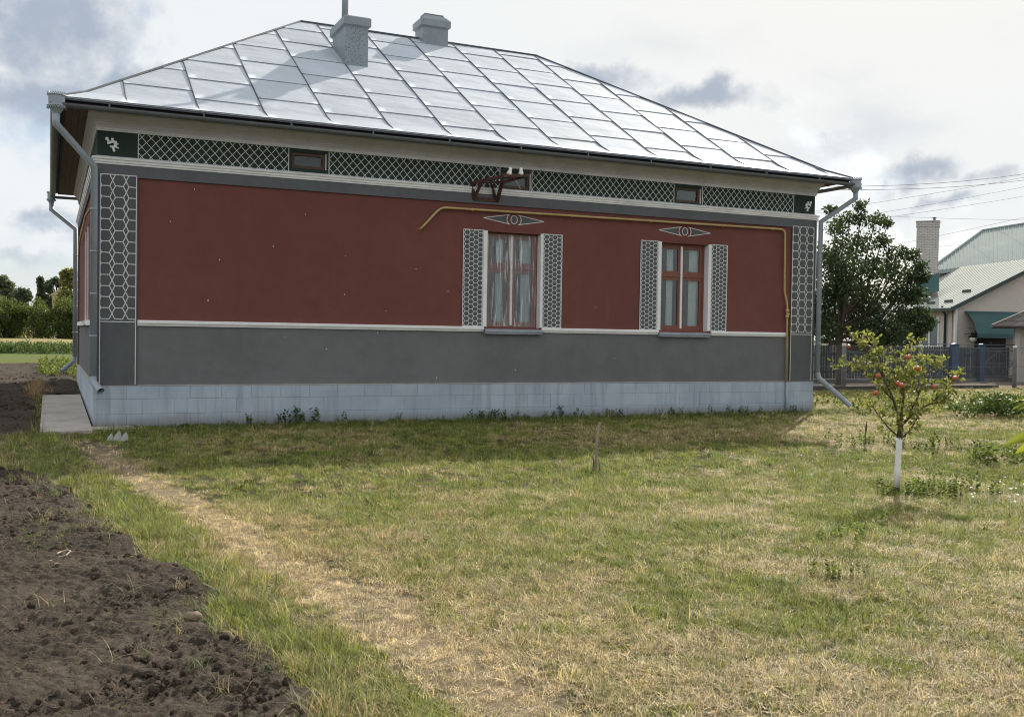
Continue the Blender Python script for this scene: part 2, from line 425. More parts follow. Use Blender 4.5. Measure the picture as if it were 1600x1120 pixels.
def m_film():
    m = bpy.data.materials.new('plastic_film'); m.use_nodes = True; m.node_tree.nodes.clear(); t = NT(m.node_tree)
    g = t.n('ShaderNodeTexCoord').outputs['Object']
    st = t.n('ShaderNodeMapping', {'Vector': g, 'Scale': (22, 1, 1.6), 'Rotation': (0, 0.42, 0)}).outputs[0]
    st2 = t.n('ShaderNodeMapping', {'Vector': g, 'Scale': (17, 1, 1.4), 'Rotation': (0, -0.5, 0)}).outputs[0]
    n = t.noise(st, 1.0, 3, 0.5, 0.15); n2 = t.noise(st2, 1.0, 3, 0.5, 0.15)
    lines = t.m('MAXIMUM', t.ss(n, 0.54, 0.70), t.ss(n2, 0.55, 0.72))
    a = t.m('ADD', 0.12, t.m('MULTIPLY', lines, 0.48))
    tr = t.n('ShaderNodeBsdfTransparent', {0: (0.92, 0.93, 0.93, 1)})
    df = t.n('ShaderNodeBsdfPrincipled', {'Base Color': (0.80, 0.83, 0.85, 1), 'Roughness': 0.25, 'Specular IOR Level': 0.8})
    b = t.n('ShaderNodeBump', {'Strength': 0.7, 'Distance': 0.02, 'Height': t.m('ADD', n, n2)}).outputs[0]
    t.put(df.inputs['Normal'], b)
    mx = t.n('ShaderNodeMixShader', {0: a, 1: tr.outputs[0], 2: df.outputs[0]})
    t.n('ShaderNodeOutputMaterial', {0: mx.outputs[0]}); return m
M['film'] = m_film()

def m_soil():
    m, t, p = mat('tilled_soil', (0.05, 0.04, 0.03), 0.95, 0, 0.15)
    g = t.n('ShaderNodeNewGeometry').outputs['Position']
    n1 = t.noise(g, 1.3, 6, 0.6); n2 = t.noise(g, 22, 6, 0.7); n3 = t.noise(g, 90, 3, 0.6)
    c = t.mix(t.ss(n1, 0.35, 0.65), (0.038, 0.030, 0.023, 1), (0.072, 0.057, 0.044, 1))
    c = t.mix(t.m('MULTIPLY', t.ss(n2, 0.45, 0.70), 0.55), c, (0.150, 0.120, 0.092, 1))
    c = t.mix(t.m('MULTIPLY', t.ss(n3, 0.62, 0.70), 0.35), c, (0.21, 0.17, 0.125, 1))
    t.put(p.inputs['Base Color'], c)
    hb = t.m('ADD', t.noise(g, 35, 6, 0.7), t.m('MULTIPLY', n3, 0.4))
    b = t.n('ShaderNodeBump', {'Strength': 0.9, 'Distance': 0.022, 'Height': hb}).outputs[0]
    t.put(p.inputs['Normal'], b); return m
M['soil'] = m_soil()
M['clod'] = noisy('soil_clod', (0.075, 0.056, 0.043), 0.95, 0.4, 6, 0.8, 40, objvar=0.3, spec=0.1)

def m_ground():
    m, t, p = mat('ground_turf', (0.1, 0.09, 0.05), 0.95, 0, 0.1)
    g = t.n('ShaderNodeNewGeometry').outputs['Position']
    xyz = t.n('ShaderNodeSeparateXYZ', {0: g}).outputs
    n1 = t.noise(g, 0.55, 6, 0.6); n2 = t.noise(g, 9, 6, 0.7); n3 = t.noise(g, 60, 4, 0.7)
    straw = t.mix(t.ss(n3, 0.4, 0.65), (0.050, 0.041, 0.026, 1), (0.15, 0.120, 0.070, 1))
    green = t.mix(t.ss(n2, 0.4, 0.65), (0.026, 0.032, 0.013, 1), (0.070, 0.080, 0.028, 1))
    c = t.mix(t.ss(t.m('ADD', t.m('MULTIPLY', n1, 0.6), t.m('MULTIPLY', n2, 0.4)), 0.42, 0.58), straw, green)
    # worn path beside the bed
    px = t.m('ABSOLUTE', t.m('SUBTRACT', t.m('ADD', xyz[0], t.m('MULTIPLY', t.m('SUBTRACT', n1, 0.5), 0.8)), t.m('ADD', 0.20, t.m('MULTIPLY', t.m('ADD', xyz[1], 5.5), -0.125))))
    px = t.m('ADD', px, t.m('MULTIPLY', t.m('SUBTRACT', n2, 0.5), 0.5))
    pm = t.m('MULTIPLY', t.ss(px, 0.38, 0.10), t.m('MULTIPLY', t.ss(xyz[1], -1.5, -3.5), t.ss(xyz[1], -30, -20)))
    c = t.mix(t.m('MULTIPLY', pm, 0.8), c, t.mix(t.ss(n3, 0.35, 0.65), (0.19, 0.145, 0.09, 1), (0.36, 0.29, 0.19, 1)))
    # crop strips of the fields behind
    yw = t.m('ADD', xyz[1], t.m('MULTIPLY', t.m('SUBTRACT', n2, 0.5), 2.0))
    left = t.ss(xyz[0], 9.0, 5.0)
    lawn = t.mix(t.ss(n3, 0.35, 0.7), (0.085, 0.115, 0.030, 1), (0.165, 0.185, 0.060, 1))
    crop = t.mix(t.ss(n2, 0.35, 0.7), (0.030, 0.055, 0.014, 1), (0.085, 0.12, 0.03, 1))
    stub = t.mix(t.ss(n3, 0.35, 0.7), (0.22, 0.19, 0.085, 1), (0.36, 0.31, 0.15, 1))
    c = t.mix(t.m('MULTIPLY', left, t.ss(yw, 21.0, 21.6)), c, lawn)
    c = t.mix(t.m('MULTIPLY', left, t.ss(yw, 33, 34)), c, crop)
    c = t.mix(t.m('MULTIPLY', left, t.ss(yw, 42.5, 43.5)), c, stub)
    # bare yard track beyond the wire fence
    yard = t.m('MULTIPLY', t.m('MULTIPLY', t.ss(xyz[0], 17, 20), t.ss(xyz[1], 6.6, 7.6)), t.ss(xyz[1], 13, 11.6))
    c = t.mix(t.m('MULTIPLY', yard, 0.85), c, t.mix(t.ss(n2, 0.35, 0.65), (0.135, 0.110, 0.085, 1), (0.23, 0.19, 0.145, 1)))
    t.put(p.inputs['Base Color'], c)
    b = t.n('ShaderNodeBump', {'Strength': 0.8, 'Distance': 0.03, 'Height': t.m('ADD', n2, n3)}).outputs[0]
    t.put(p.inputs['Normal'], b); return m
M['ground'] = m_ground()
M['grass'] = leafmat('grass_blade', (0.1, 0.1, 0.05), (0.1, 0.1, 0.05), 0.32, attr=True, rough=0.55)
M['leaf_dark'] = leafmat('dark_leaf', (0.022, 0.044, 0.020), (0.085, 0.120, 0.050), 0.36)
M['leaf_apple'] = leafmat('apple_leaf', (0.120, 0.145, 0.040), (0.34, 0.34, 0.115), 0.45)
M['leaf_hedge'] = leafmat('hedge_leaf', (0.055, 0.088, 0.026), (0.175, 0.205, 0.062), 0.40)
M['leaf_far'] = leafmat('hazed_leaf', (0.085, 0.110, 0.080), (0.15, 0.175, 0.125), 0.4)  # distance haze put into the leaf colour, paler and greyer
M['leaf_willow'] = leafmat('yellowing_leaf', (0.17, 0.17, 0.07), (0.30, 0.28, 0.12), 0.4)
M['leaf_near'] = leafmat('sapling_leaf', (0.150, 0.205, 0.028), (0.270, 0.290, 0.045), 0.55, rough=0.35)
M['leaf_weed'] = leafmat('weed_leaf', (0.035, 0.065, 0.018), (0.09, 0.13, 0.035), 0.35)
M['petal'] = mat('white_petal', (0.80, 0.80, 0.72), 0.7)[0]
def m_apple():
    m, t, p = mat('apple_skin', (0.4, 0.06, 0.03), 0.35)
    tc = t.n('ShaderNodeTexCoord').outputs['Object']
    n = t.noise(tc, 14, 3, 0.6)
    t.put(p.inputs['Base Color'], t.mix(t.ss(n, 0.42, 0.66), (0.40, 0.045, 0.030, 1), (0.50, 0.22, 0.07, 1))); return m
M['apple'] = m_apple()

# ------------------------------------------------------------------ terrain
def H(x, y):
    x = np.asarray(x, float); y = np.asarray(y, float)
    b = np.interp(y, [0, 11, 31, 80, 150, 3000], [0, .25, .36, .62, .8, 1.0]); t = np.clip((8 - x) / 8, 0, 1)
    near = (fbm(x * 0.45, y * 0.45, 3, 4) - 0.5) * 0.10 * sstep(y, -0.3, -2.5) * sstep(np.hypot(x, y), 60, 30)
    return b * t * t * (3 - 2 * t) + near - 0.012
def axis(lo, hi, step, far):
    a = list(np.arange(lo, hi + 1e-6, step)); s = step
    while a[-1] < far: s *= 1.35; a.append(a[-1] + s)
    s = step
    while a[0] > -far: s *= 1.35; a.insert(0, a[0] - s)
    return np.array(a)
gx = axis(-6, 24, 0.2, 3500); gy = axis(-17, 4, 0.2, 3500)
X, Y = np.meshgrid(gx, gy); Z = H(X, Y)
V = np.stack([X.ravel(), Y.ravel(), Z.ravel()], 1)
ny, nx = X.shape
idx = np.arange(ny * nx).reshape(ny, nx)
F = np.stack([idx[:-1, :-1].ravel(), idx[:-1, 1:].ravel(), idx[1:, 1:].ravel(), idx[1:, :-1].ravel()], 1)
ground = fast_part('ground', V, F, M['ground'], smooth=True, kind='structure')
tag(ground, 'dry mown lawn and fields stretching to the horizon', 'ground')

EY = [-20, -14, -13.3, -12.4, -11.7, -10.76, -9.6, -7.7, -5.15, -4.9]
EX = [.40, .32, .27, .36, .17, .17, -.02, -.40, -.79, -.95]
def edge(y): return np.interp(y, EY, EX)
def soil_amt(x, y):
    """>0 inside the tilled beds"""
    n = (fbm(x * 1.6, y * 1.6, 11, 4) - 0.5) * 0.55
    front = np.minimum(edge(y) - x, -4.95 - y) + n
    back = np.minimum(np.minimum(np.where(y < 6.25, -0.86, -0.10) - x, y + 1.15), 21.5 - y) + n * 0.5
    return front, back
def soil_mesh(name, label, x0, x1, y0, y1, step, which, amp):
    xs = np.arange(x0, x1, step); ys = np.arange(y0, y1, step * (1 if which == 0 else 2.0))
    X, Y = np.meshgrid(xs, ys)
    a = soil_amt(X, Y)[which]
    h = (fbm(X * 1.1, Y * 2.4, 21, 4) - 0.5) * amp * 1.5
    wx_, wy_ = X + (fbm(X * 6, Y * 6, 22, 2) - .5) * .25, Y + (fbm(X * 6, Y * 6, 23, 2) - .5) * .25
    r = np.abs(2 * fbm(wx_ * 4.5, wy_ * 6.0, 31, 4, .55) - 1); h += (r - 0.2) * amp * 0.55
    c = fbm(wx_ * 16, wy_ * 16, 41, 3, .6); h += sstep(c, .52, .66) * amp * .22
    c = fbm(X * 38, Y * 38, 46, 2, .6); h += sstep(c, .50, .70) * amp * .16
    h += (fbm(X * 70, Y * 70, 51, 2) - 0.5) * amp * 0.20
    z = H(X, Y) + np.where(a > 0, np.minimum(a * 0.5, 0.03), np.maximum(a * 0.8, -0.2)) + h * sstep(a, -0.1, 0.25) * 1.2
    V = np.stack([X.ravel(), Y.ravel(), z.ravel()], 1); ny, nx = X.shape
    idx = np.arange(ny * nx).reshape(ny, nx)
    keep = (a > -0.35)
    k = keep[:-1, :-1] & keep[1:, 1:] & keep[:-1, 1:] & keep[1:, :-1]
    F = np.stack([idx[:-1, :-1][k], idx[:-1, 1:][k], idx[1:, 1:][k], idx[1:, :-1][k]], 1)
    o = fast_part(name, V, F, M['soil'], smooth=False, kind='structure')
    return tag(o, label, 'soil')
soil_mesh('soil_bed', 'dark tilled garden bed in the left foreground', -2.4, 0.9, -14.9, -4.3, 0.0125, 0, 0.052)
soil_mesh('soil_bed', 'tilled garden bed left of the concrete path beside the house', -7.0, 0.1, -1.9, 22.5, 0.06, 1, 0.075)

# concrete path along the left side
mb = MB(); n = 8
ys = np.linspace(-0.92, 6.1, n + 1)
for i in range(n):
    ya, yb = ys[i], ys[i + 1]; za, zb = [0.03 + 0.115 * max(0, q + 0.9) / 6.5 for q in (ya, yb)]
    xa, xb = -0.81, -0.075
    mb.add([(xa, ya, za), (xb, ya, za + .01), (xb, yb, zb + .01), (xa, yb, zb), (xa, ya, -.2), (xb, ya, -.2), (xb, yb, -.2), (xa, yb, -.2)],
           [(0, 1, 2, 3), (4, 5, 1, 0), (7, 4, 0, 3), (5, 6, 2, 1), (6, 7, 3, 2)])
pth = part('path', mb, M['concrete'], kind='structure'); tag(pth, 'concrete slab path along the left side of the house', 'path')

# ------------------------------------------------------------------ the house
L, D = 14.726, 10.755
ZP, ZL0, ZL1, ZB0, ZM0, ZM1, ZG = 0.668, 1.650, 1.742, 4.052, 4.240, 4.362, 4.772
house = thing('house', 'long grey and dark red single storey house with a silver sheet metal hip roof', 'house')
T = 0.32

def wall_with_holes(z0, z1, x0, x1, holes, y0=0.0, th=T):
    """front wall slab as butted boxes round rectangular openings"""
    mb = MB(); xs = x0
    for (a, b, c, d_) in sorted(holes):
        mb.box(xs, a, y0, y0 + th, z0, z1)
        if c > z0: mb.box(a, b, y0, y0 + th, z0, c)
        if d_ < z1: mb.box(a, b, y0, y0 + th, d_, z1)
        xs = b
    mb.box(xs, x1, y0, y0 + th, z0, z1); return mb
W1 = (6.835, 7.952, 1.735, 3.545); W2 = (10.725, 11.885, 1.735, 3.545)
A1 = (3.125, 3.712, 4.435, 4.712); A2 = (7.122, 7.705, 4.39, 4.70); A3 = (11.05, 11.66, 4.395, 4.708)
part('wall', wall_with_holes(ZL0, ZB0, 0.02, L - 0.02, [W1, W2]), M['red'], house)
part('wall', wall_with_holes(ZP, ZL0, 0.02, L - 0.02, []), M['grey'], house)['label'] = 'grey lower band of the front wall'
part('frieze', wall_with_holes(ZM0, ZG + .3, 0.0, L, [A1, A2, A3], 0.0), M['green'], house)
# other walls; the left one has a window
mb = MB()
sw = [(3.75, 4.85)]; x0, x1 = 0.0, T
ya = T
for (a, b) in sw:
    mb.box(x0, x1, ya, a, ZL0, ZB0); mb.box(x0, x1, a, b, 3.55, ZB0); ya = b
mb.box(x0, x1, ya, D - T, ZL0, ZB0)
part('wall', mb, M['red'], house)['label'] = 'red left side wall'
part('wall', MB().box(0, T, T, D - T, ZP, ZL0), M['grey'], house)
part('wall', MB().box(L - T, L, T, D - T, ZP, ZB0), M['red'], house)
part('wall', MB().box(0.02, L - 0.02, D - T, D, ZP, ZB0), M['red'], house)
mb = MB(); mb.box(0, T, T, D, ZM0, ZG + .3); mb.box(L - T, L, T, D, ZM0, ZG + .3); mb.box(T, L - T, D - T, D, ZM0, ZG + .3)
part('frieze', mb, M['green'], house)
# flat band and pilasters stand 3 cm proud
part('band', MB().ring([(-0.06, ZB0), (0.032, ZB0), (0.032, ZM0), (-0.06, ZM0)], 0, L, 0, D), M['slate'], house)
pil = {}
for nm, (xa, xb) in {'l': (-0.03, 0.618), 'r': (14.085, L + 0.03)}.items():
    if nm == 'l': mb = MB().box(xa, xb, -0.03, 0.019, ZP, ZB0 - .001)
    else: mb = MB().box(xa, xb, -0.03, 0.019, ZP, ZB0 - .001)
    pil[nm] = part('pilaster', mb, M['panelgrey'], house)
part('pilaster', MB().box(-0.03, 0.0, 0.02, 0.62, ZP, ZB0 - .001), M['panelgrey'], house)
part('pilaster', MB().box(-0.03, 0.0, D - 0.6, D + .03, ZP, ZB0 - .001), M['panelgrey'], house)
part('pilaster', MB().box(L, L + 0.03, 0.02, 0.62, ZP, ZB0 - .001), M['panelgrey'], house)
# mouldings
part('moulding', MB().ring([(-.05, ZM0), (.040, ZM0), (.044, 4.266), (.058, 4.272), (.062, 4.302), (.078, 4.318), (.082, 4.345), (.0, ZM1 + .012), (-.05, ZM1 + .012)], 0, L, 0, D), M['mould'], house)
part('cornice_strip', MB().ring([(-.03, ZG), (.020, ZG), (.020, 4.795), (.026, 4.797), (.026, 4.826), (-.03, 4.826)], 0, L, 0, D), M['cornice_light'], house)
part('cornice', MB().ring([(-.03, 4.827), (.034, 4.827), (.036, 4.868), (.047, 4.872), (.05, 4.905), (.062, 4.912), (.072, 4.945), (.098, 4.985), (.138, 5.012), (.14, 5.078), (-.03, 5.078)], 0, L, 0, D), M['cornice'], house)
# ledge of the red field
part('ledge', MB().ring([(-.01, ZL0 - .003), (.028, ZL0 - .003), (.034, 1.675), (.05, 1.69), (.052, 1.728), (.03, ZL1), (-.01, ZL1)], 0, 0, 0, 0) if False else
     MB().add([(x, -o, z) for x in (0.621, 6.77) for o, z in ((.0, ZL0), (.028, ZL0), (.034, 1.675), (.05, 1.69), (.052, 1.728), (.03, ZL1), (.0, ZL1))],
              [(i, (i + 1) % 7, (i + 1) % 7 + 7, i + 7) for i in range(7)] + [tuple(range(7)), tuple(range(13, 6, -1))]), M['white'], house)
for xa, xb in ((8.003, 10.668), (11.985, 13.98)):
    part('ledge', MB().add([(x, -o, z) for x in (xa, xb) for o, z in ((.0, ZL0), (.028, ZL0), (.034, 1.675), (.05, 1.69), (.052, 1.728), (.03, ZL1), (.0, ZL1))],
              [(i, (i + 1) % 7, (i + 1) % 7 + 7, i + 7) for i in range(7)] + [tuple(range(7)), tuple(range(13, 6, -1))]), M['white'], house)
mb = MB().box(-.05, -.002, .63, 3.70, ZL0, ZL1); mb.box(-.05, -.002, 4.90, D - .61, ZL0, ZL1)
part('ledge', mb, M['white'], house)

# plinth with blocks
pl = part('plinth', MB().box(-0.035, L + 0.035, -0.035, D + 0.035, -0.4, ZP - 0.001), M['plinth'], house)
part('flashing', MB().ring([(-.0, ZP), (.046, ZP - .004), (.046, ZP + .004), (-.0, ZP + .012)], 0, L, 0, D), M['concrete'], house)
rows = [(0.4535, 0.664), (0.2065, 0.451), (-0.10, 0.204)]
bmesh_cache = {}
def block(x0, z0, z1, wd, side):
    key = (round(wd, 3), z0, side)
    if key not in bmesh_cache:
        c = 0.003; t = 0.007; h = z1 - z0
        v = [(c, -t, c), (wd - c, -t, c), (wd - c, -t, h - c), (c, -t, h - c), (0, 0, 0), (wd, 0, 0), (wd, 0, h), (0, 0, h)]
        if side: v = [(y, wd - x, z) for x, y, z in v]
        f = [(0, 1, 2, 3), (4, 5, 1, 0), (5, 6, 2, 1), (6, 7, 3, 2), (7, 4, 0, 3)]
        me = bpy.data.meshes.new('plinth_block'); me.from_pydata(v, [], f); me.materials.append(M['plinth']); bmesh_cache[key] = me
    o = bpy.data.objects.new('plinth_block', bmesh_cache[key]); link(o, pl); OFF[o.name] = OFF[pl.name]
    jit = random.uniform(-.002, .002)
    o.location = (-0.034 + jit, x0, z0) if side else (x0, -0.034 + jit, z0)
for r, (za, zb) in enumerate(rows):
    x = -0.036 - (0.25 if r % 2 else 0)
    while x < L + 0.03:
        a = max(x, -0.036); b = min(x + 0.4985, L + 0.036)
        if b - a > 0.05: block(a, za, zb, b - a, False)
        x += 0.5
    y = -0.036 - (0.25 if r % 2 == 0 else 0)
    while y < D:
        a = max(y, -0.036); b = min(y + 0.4985, D + 0.036)
        if b - a > 0.05: block(a, za, zb, b - a, True)
        y += 0.5

# -- white line work
def clip_seg(a, b, x0, x1, z0, z1):
    t0, t1 = 0.0, 1.0; dx, dz = b[0] - a[0], b[1] - a[1]
    for p, q in ((-dx, a[0] - x0), (dx, x1 - a[0]), (-dz, a[1] - z0), (dz, z1 - a[1])):
        if abs(p) < 1e-12:
            if q < 0: return None
        else:
            r = q / p
            if p < 0: t0 = max(t0, r)
            else: t1 = min(t1, r)
    if t1 - t0 < 1e-4: return None
    return (a[0] + dx * t0, a[1] + dz * t0), (a[0] + dx * t1, a[1] + dz * t1)
def strokes(mb, segs, wd, ybase, box=None):
    for a, b, k in segs:
        if box:
            c = clip_seg(a, b, *box)
            if not c: continue
            a, b = c
        mb.line(a, b, wd, ybase - 0.003 - 0.0006 * k, ybase + 0.001)
def wob(p, a=.0035):
    h1 = math.sin(round(p[0], 3) * 1271.3 + round(p[1], 3) * 3117.7) * 43758.5; h2 = math.sin(round(p[0], 3) * 2693.1 + round(p[1], 3) * 1839.4) * 28461.7
    return (p[0] + a * 2 * (h1 - math.floor(h1) - .5), p[1] + a * 2 * (h2 - math.floor(h2) - .5))
def pil_lattice(cx, x0, x1, parent, wd):
    z1, z0 = 4.072, 1.752; nr = 13; p = (z1 - z0) / nr
    segs = []
    for r in range(nr + 1):
        z = z1 - r * p
        for k in (-1, 0, 1):
            c = cx + k * 0.205; segs.append(((c - .0605, z), (c + .0605, z), 0))
            if r < nr:
                zm = z - p / 2; zb = z - p
                for s in (-1, 1):
                    segs.append(((c + s * .0605, z), (c + s * .1025, zm), 1 if s > 0 else 2))
                    segs.append(((c + s * .1025, zm), (c + s * .0605, zb), 2 if s > 0 else 1))
    mb = MB(); segs = [(wob(a), wob(b), k) for a, b, k in segs]; strokes(mb, segs, wd, -0.03, (x0, x1, z0 - .01, z1))
    fr = [((x0, 1.708), (x1, 1.708), 3), ((x0, z1 + .004), (x1, z1 + .004), 3), ((x0, ZP + .02), (x0, z1), 4), ((x1, ZP + .02), (x1, z1), 4)]
    strokes(mb, fr, wd, -0.03)
    part('hexagon_lattice', mb, M['line'], parent)
pil_lattice(0.333, 0.05, 0.592, pil['l'], 0.0145)
pil_lattice(14.393, 14.105, 14.690, pil['r'], 0.014)
def diamond(x0, x1):
    mb = MB(); segs = []; z0, z1 = ZM1 + .01, ZG - .004
    px_, pz = 0.1445, 0.158
    k0 = int((x0 - 0.671) / px_ * 2) - 3; k1 = int((x1 - 0.671) / px_ * 2) + 3
    node = lambda k, m: wob((0.671 + k * px_ / 2, 4.72 + m * pz / 2), .003)
    for k in range(k0, k1):
        for m in range(-6, 3):
            if (k + m) % 2 == 0:
                segs.append((node(k, m), node(k + 1, m + 1), 0)); segs.append((node(k, m), node(k + 1, m - 1), 1))
    strokes(mb, segs, 0.0105, 0.0, (x0, x1, z0, z1))
    strokes(mb, [((x0, z0), (x0, z1), 2), ((x1, z0), (x1, z1), 2)], 0.0145, 0.0)
    part('diamond_lattice', mb, M['line'], house)
for a, b in ((0.618, 3.066), (3.776, 7.072), (7.748, 11.006), (11.716, 14.128)): diamond(a, b)

def shutter(x0, x1):
    z0, z1 = ZL1 + .002, 3.565
    s = part('painted_shutter', MB().box(x0, x1, -0.016, 0.0 - .0005, z0, z1), M['panelgrey'], house)
    h = (z1 - z0 - .03) / 20; wx = 0.0900; segs = []
    e = h * 0.577
    c = x0 + 0.080
    for col in range(-1, 7):
        for r in range(-1, 22):
            cx_ = c + col * wx; cz_ = z0 + .015 + h * (r + (0.5 if col % 2 else 0)) + h / 2
            a = 0.060; q = 0.030
            segs.append(((cx_ - q, cz_ + h / 2), (cx_ + q, cz_ + h / 2), 0))
            segs.append(((cx_ + q, cz_ + h / 2), (cx_ + a, cz_), 1)); segs.append(((cx_ + a, cz_), (cx_ + q, cz_ - h / 2), 2))
    mb = MB(); segs = [(wob(a, .002), wob(b, .002), k) for a, b, k in segs]; strokes(mb, segs, 0.0115, -0.016, (x0 + .006, x1 - .006, z0 + .006, z1 - .006))
    strokes(mb, [((x0 + .005, z0), (x0 + .005, z1), 3), ((x1 - .005, z0), (x1 - .005, z1), 3), ((x0, z0 + .006), (x1, z0 + .006), 4), ((x0, z1 - .006), (x1, z1 - .006), 4)], 0.015, -0.016)
    part('honeycomb_lattice', mb, M['line'], s)
for a, b in ((6.337, 6.745), (8.005, 8.424), (10.221, 10.640), (11.960, 12.376)): shutter(a, b)
for a, b in ((6.752, 6.828), (7.958, 7.999), (10.646, 10.718), (11.891, 11.953)):
    part('window_trim', MB().box(a, b, -0.024, -.0004, ZL1 + .003, 3.56), M['white'], house)

def eye(cx):
    cz = 3.797; mb = MB(); segs = []
    for s in (-1, 1):
        tip = (cx + s * .64, cz); up = (cx + s * .085, cz + .092); dn = (cx + s * .085, cz - .092)
        arc = [(cx + s * (.085 + .065 * math.cos(t)), cz + .092 * math.sin(t)) for t in np.linspace(math.pi / 2, -math.pi / 2, 9)]
        poly = [tip] + arc
        mb2 = MB().prism(poly, -0.002, 0.001)
        part('ornament_field', mb2, M['panelgrey'], house)
        segs += [(tip, up, 0), (tip, dn, 1)] + [(arc[i], arc[i + 1], 2 + i % 2) for i in range(8)]
    ring = [(cx + .068 * math.cos(t), cz + .078 * math.sin(t)) for t in np.linspace(0, 2 * math.pi, 17)]
    segs += [(ring[i], ring[i + 1], i % 2) for i in range(16)]
    part('ornament_field', MB().disc(cx, cz, .06, .07, -0.002, 0.001), M['panelgrey'], house)
    strokes(mb, segs, 0.0135, -0.002); part('eye_ornament', mb, M['line'], house)
eye(7.382); eye(11.295)

# white squiggle emblem of plaster at both ends of the frieze
def emblem(ox, oz, mir):
    P = lambda X, Y: (ox + mir * ((X - 430) / 9.33 * 0.0103 * 1.12), oz - (Y - 420) / 9.33 * 0.0106)
    mb = MB(); k = [0]
    def dsc(X, Y, r): k[0] += 1; c = P(X, Y); mb.disc(c[0], c[1], r * .0012, r * .0012, -0.012 - .0007 * k[0], 0.0)
    def cap(a, b, wd): k[0] += 1; mb.line(P(*a), P(*b), wd * .0012, -0.012 - .0007 * k[0], 0.0)
    dsc(365, 348, 22); cap((365, 348), (392, 392), 26); dsc(390, 400, 17); cap((372, 412), (455, 372), 32); dsc(378, 412, 11)
    cap((428, 345), (430, 385), 24); dsc(428, 345, 13); dsc(442, 340, 8); cap((430, 370), (478, 405), 38); dsc(470, 392, 20); dsc(496, 412, 10)
    cap((474, 400), (462, 455), 34); dsc(468, 430, 20); cap((468, 455), (498, 466), 18); dsc(500, 467, 10)
    cap((465, 450), (420, 462), 26); dsc(412, 456, 13); cap((440, 460), (450, 505), 26); dsc(452, 508, 17)
    part('plaster_emblem', mb, M['white'], house)
emblem(0.222, 4.565, 1); emblem(14.53, 4.545, -0.95)

# flaked paint chips on the walls
mb = MB()
for px, py in ((304, 296), (343, 406), (266, 346), (427, 385), (477, 335), (325, 469), (538, 460), (603, 486), (700, 455), (540, 400), (650, 420), (682, 590), (805, 578), (170, 516), (445, 527), (590, 520), (930, 480), (960, 560), (1150, 560), (510, 545)):
    c = at(px, py, 0.0); s = random.uniform(.009, .018); y = -.0016
    n = 5; ph = random.random() * 6
    mb.prism([(c[0] + s * .7 * random.uniform(.5, 1) * math.cos(ph + 2 * math.pi * k / n), c[2] + s * random.uniform(.5, 1.2) * math.sin(ph + 2 * math.pi * k / n)) for k in range(n)], y, 0.0005) if c[0] > .65 else None
part('paint_chips', mb, M['white'], house, kind='stuff')

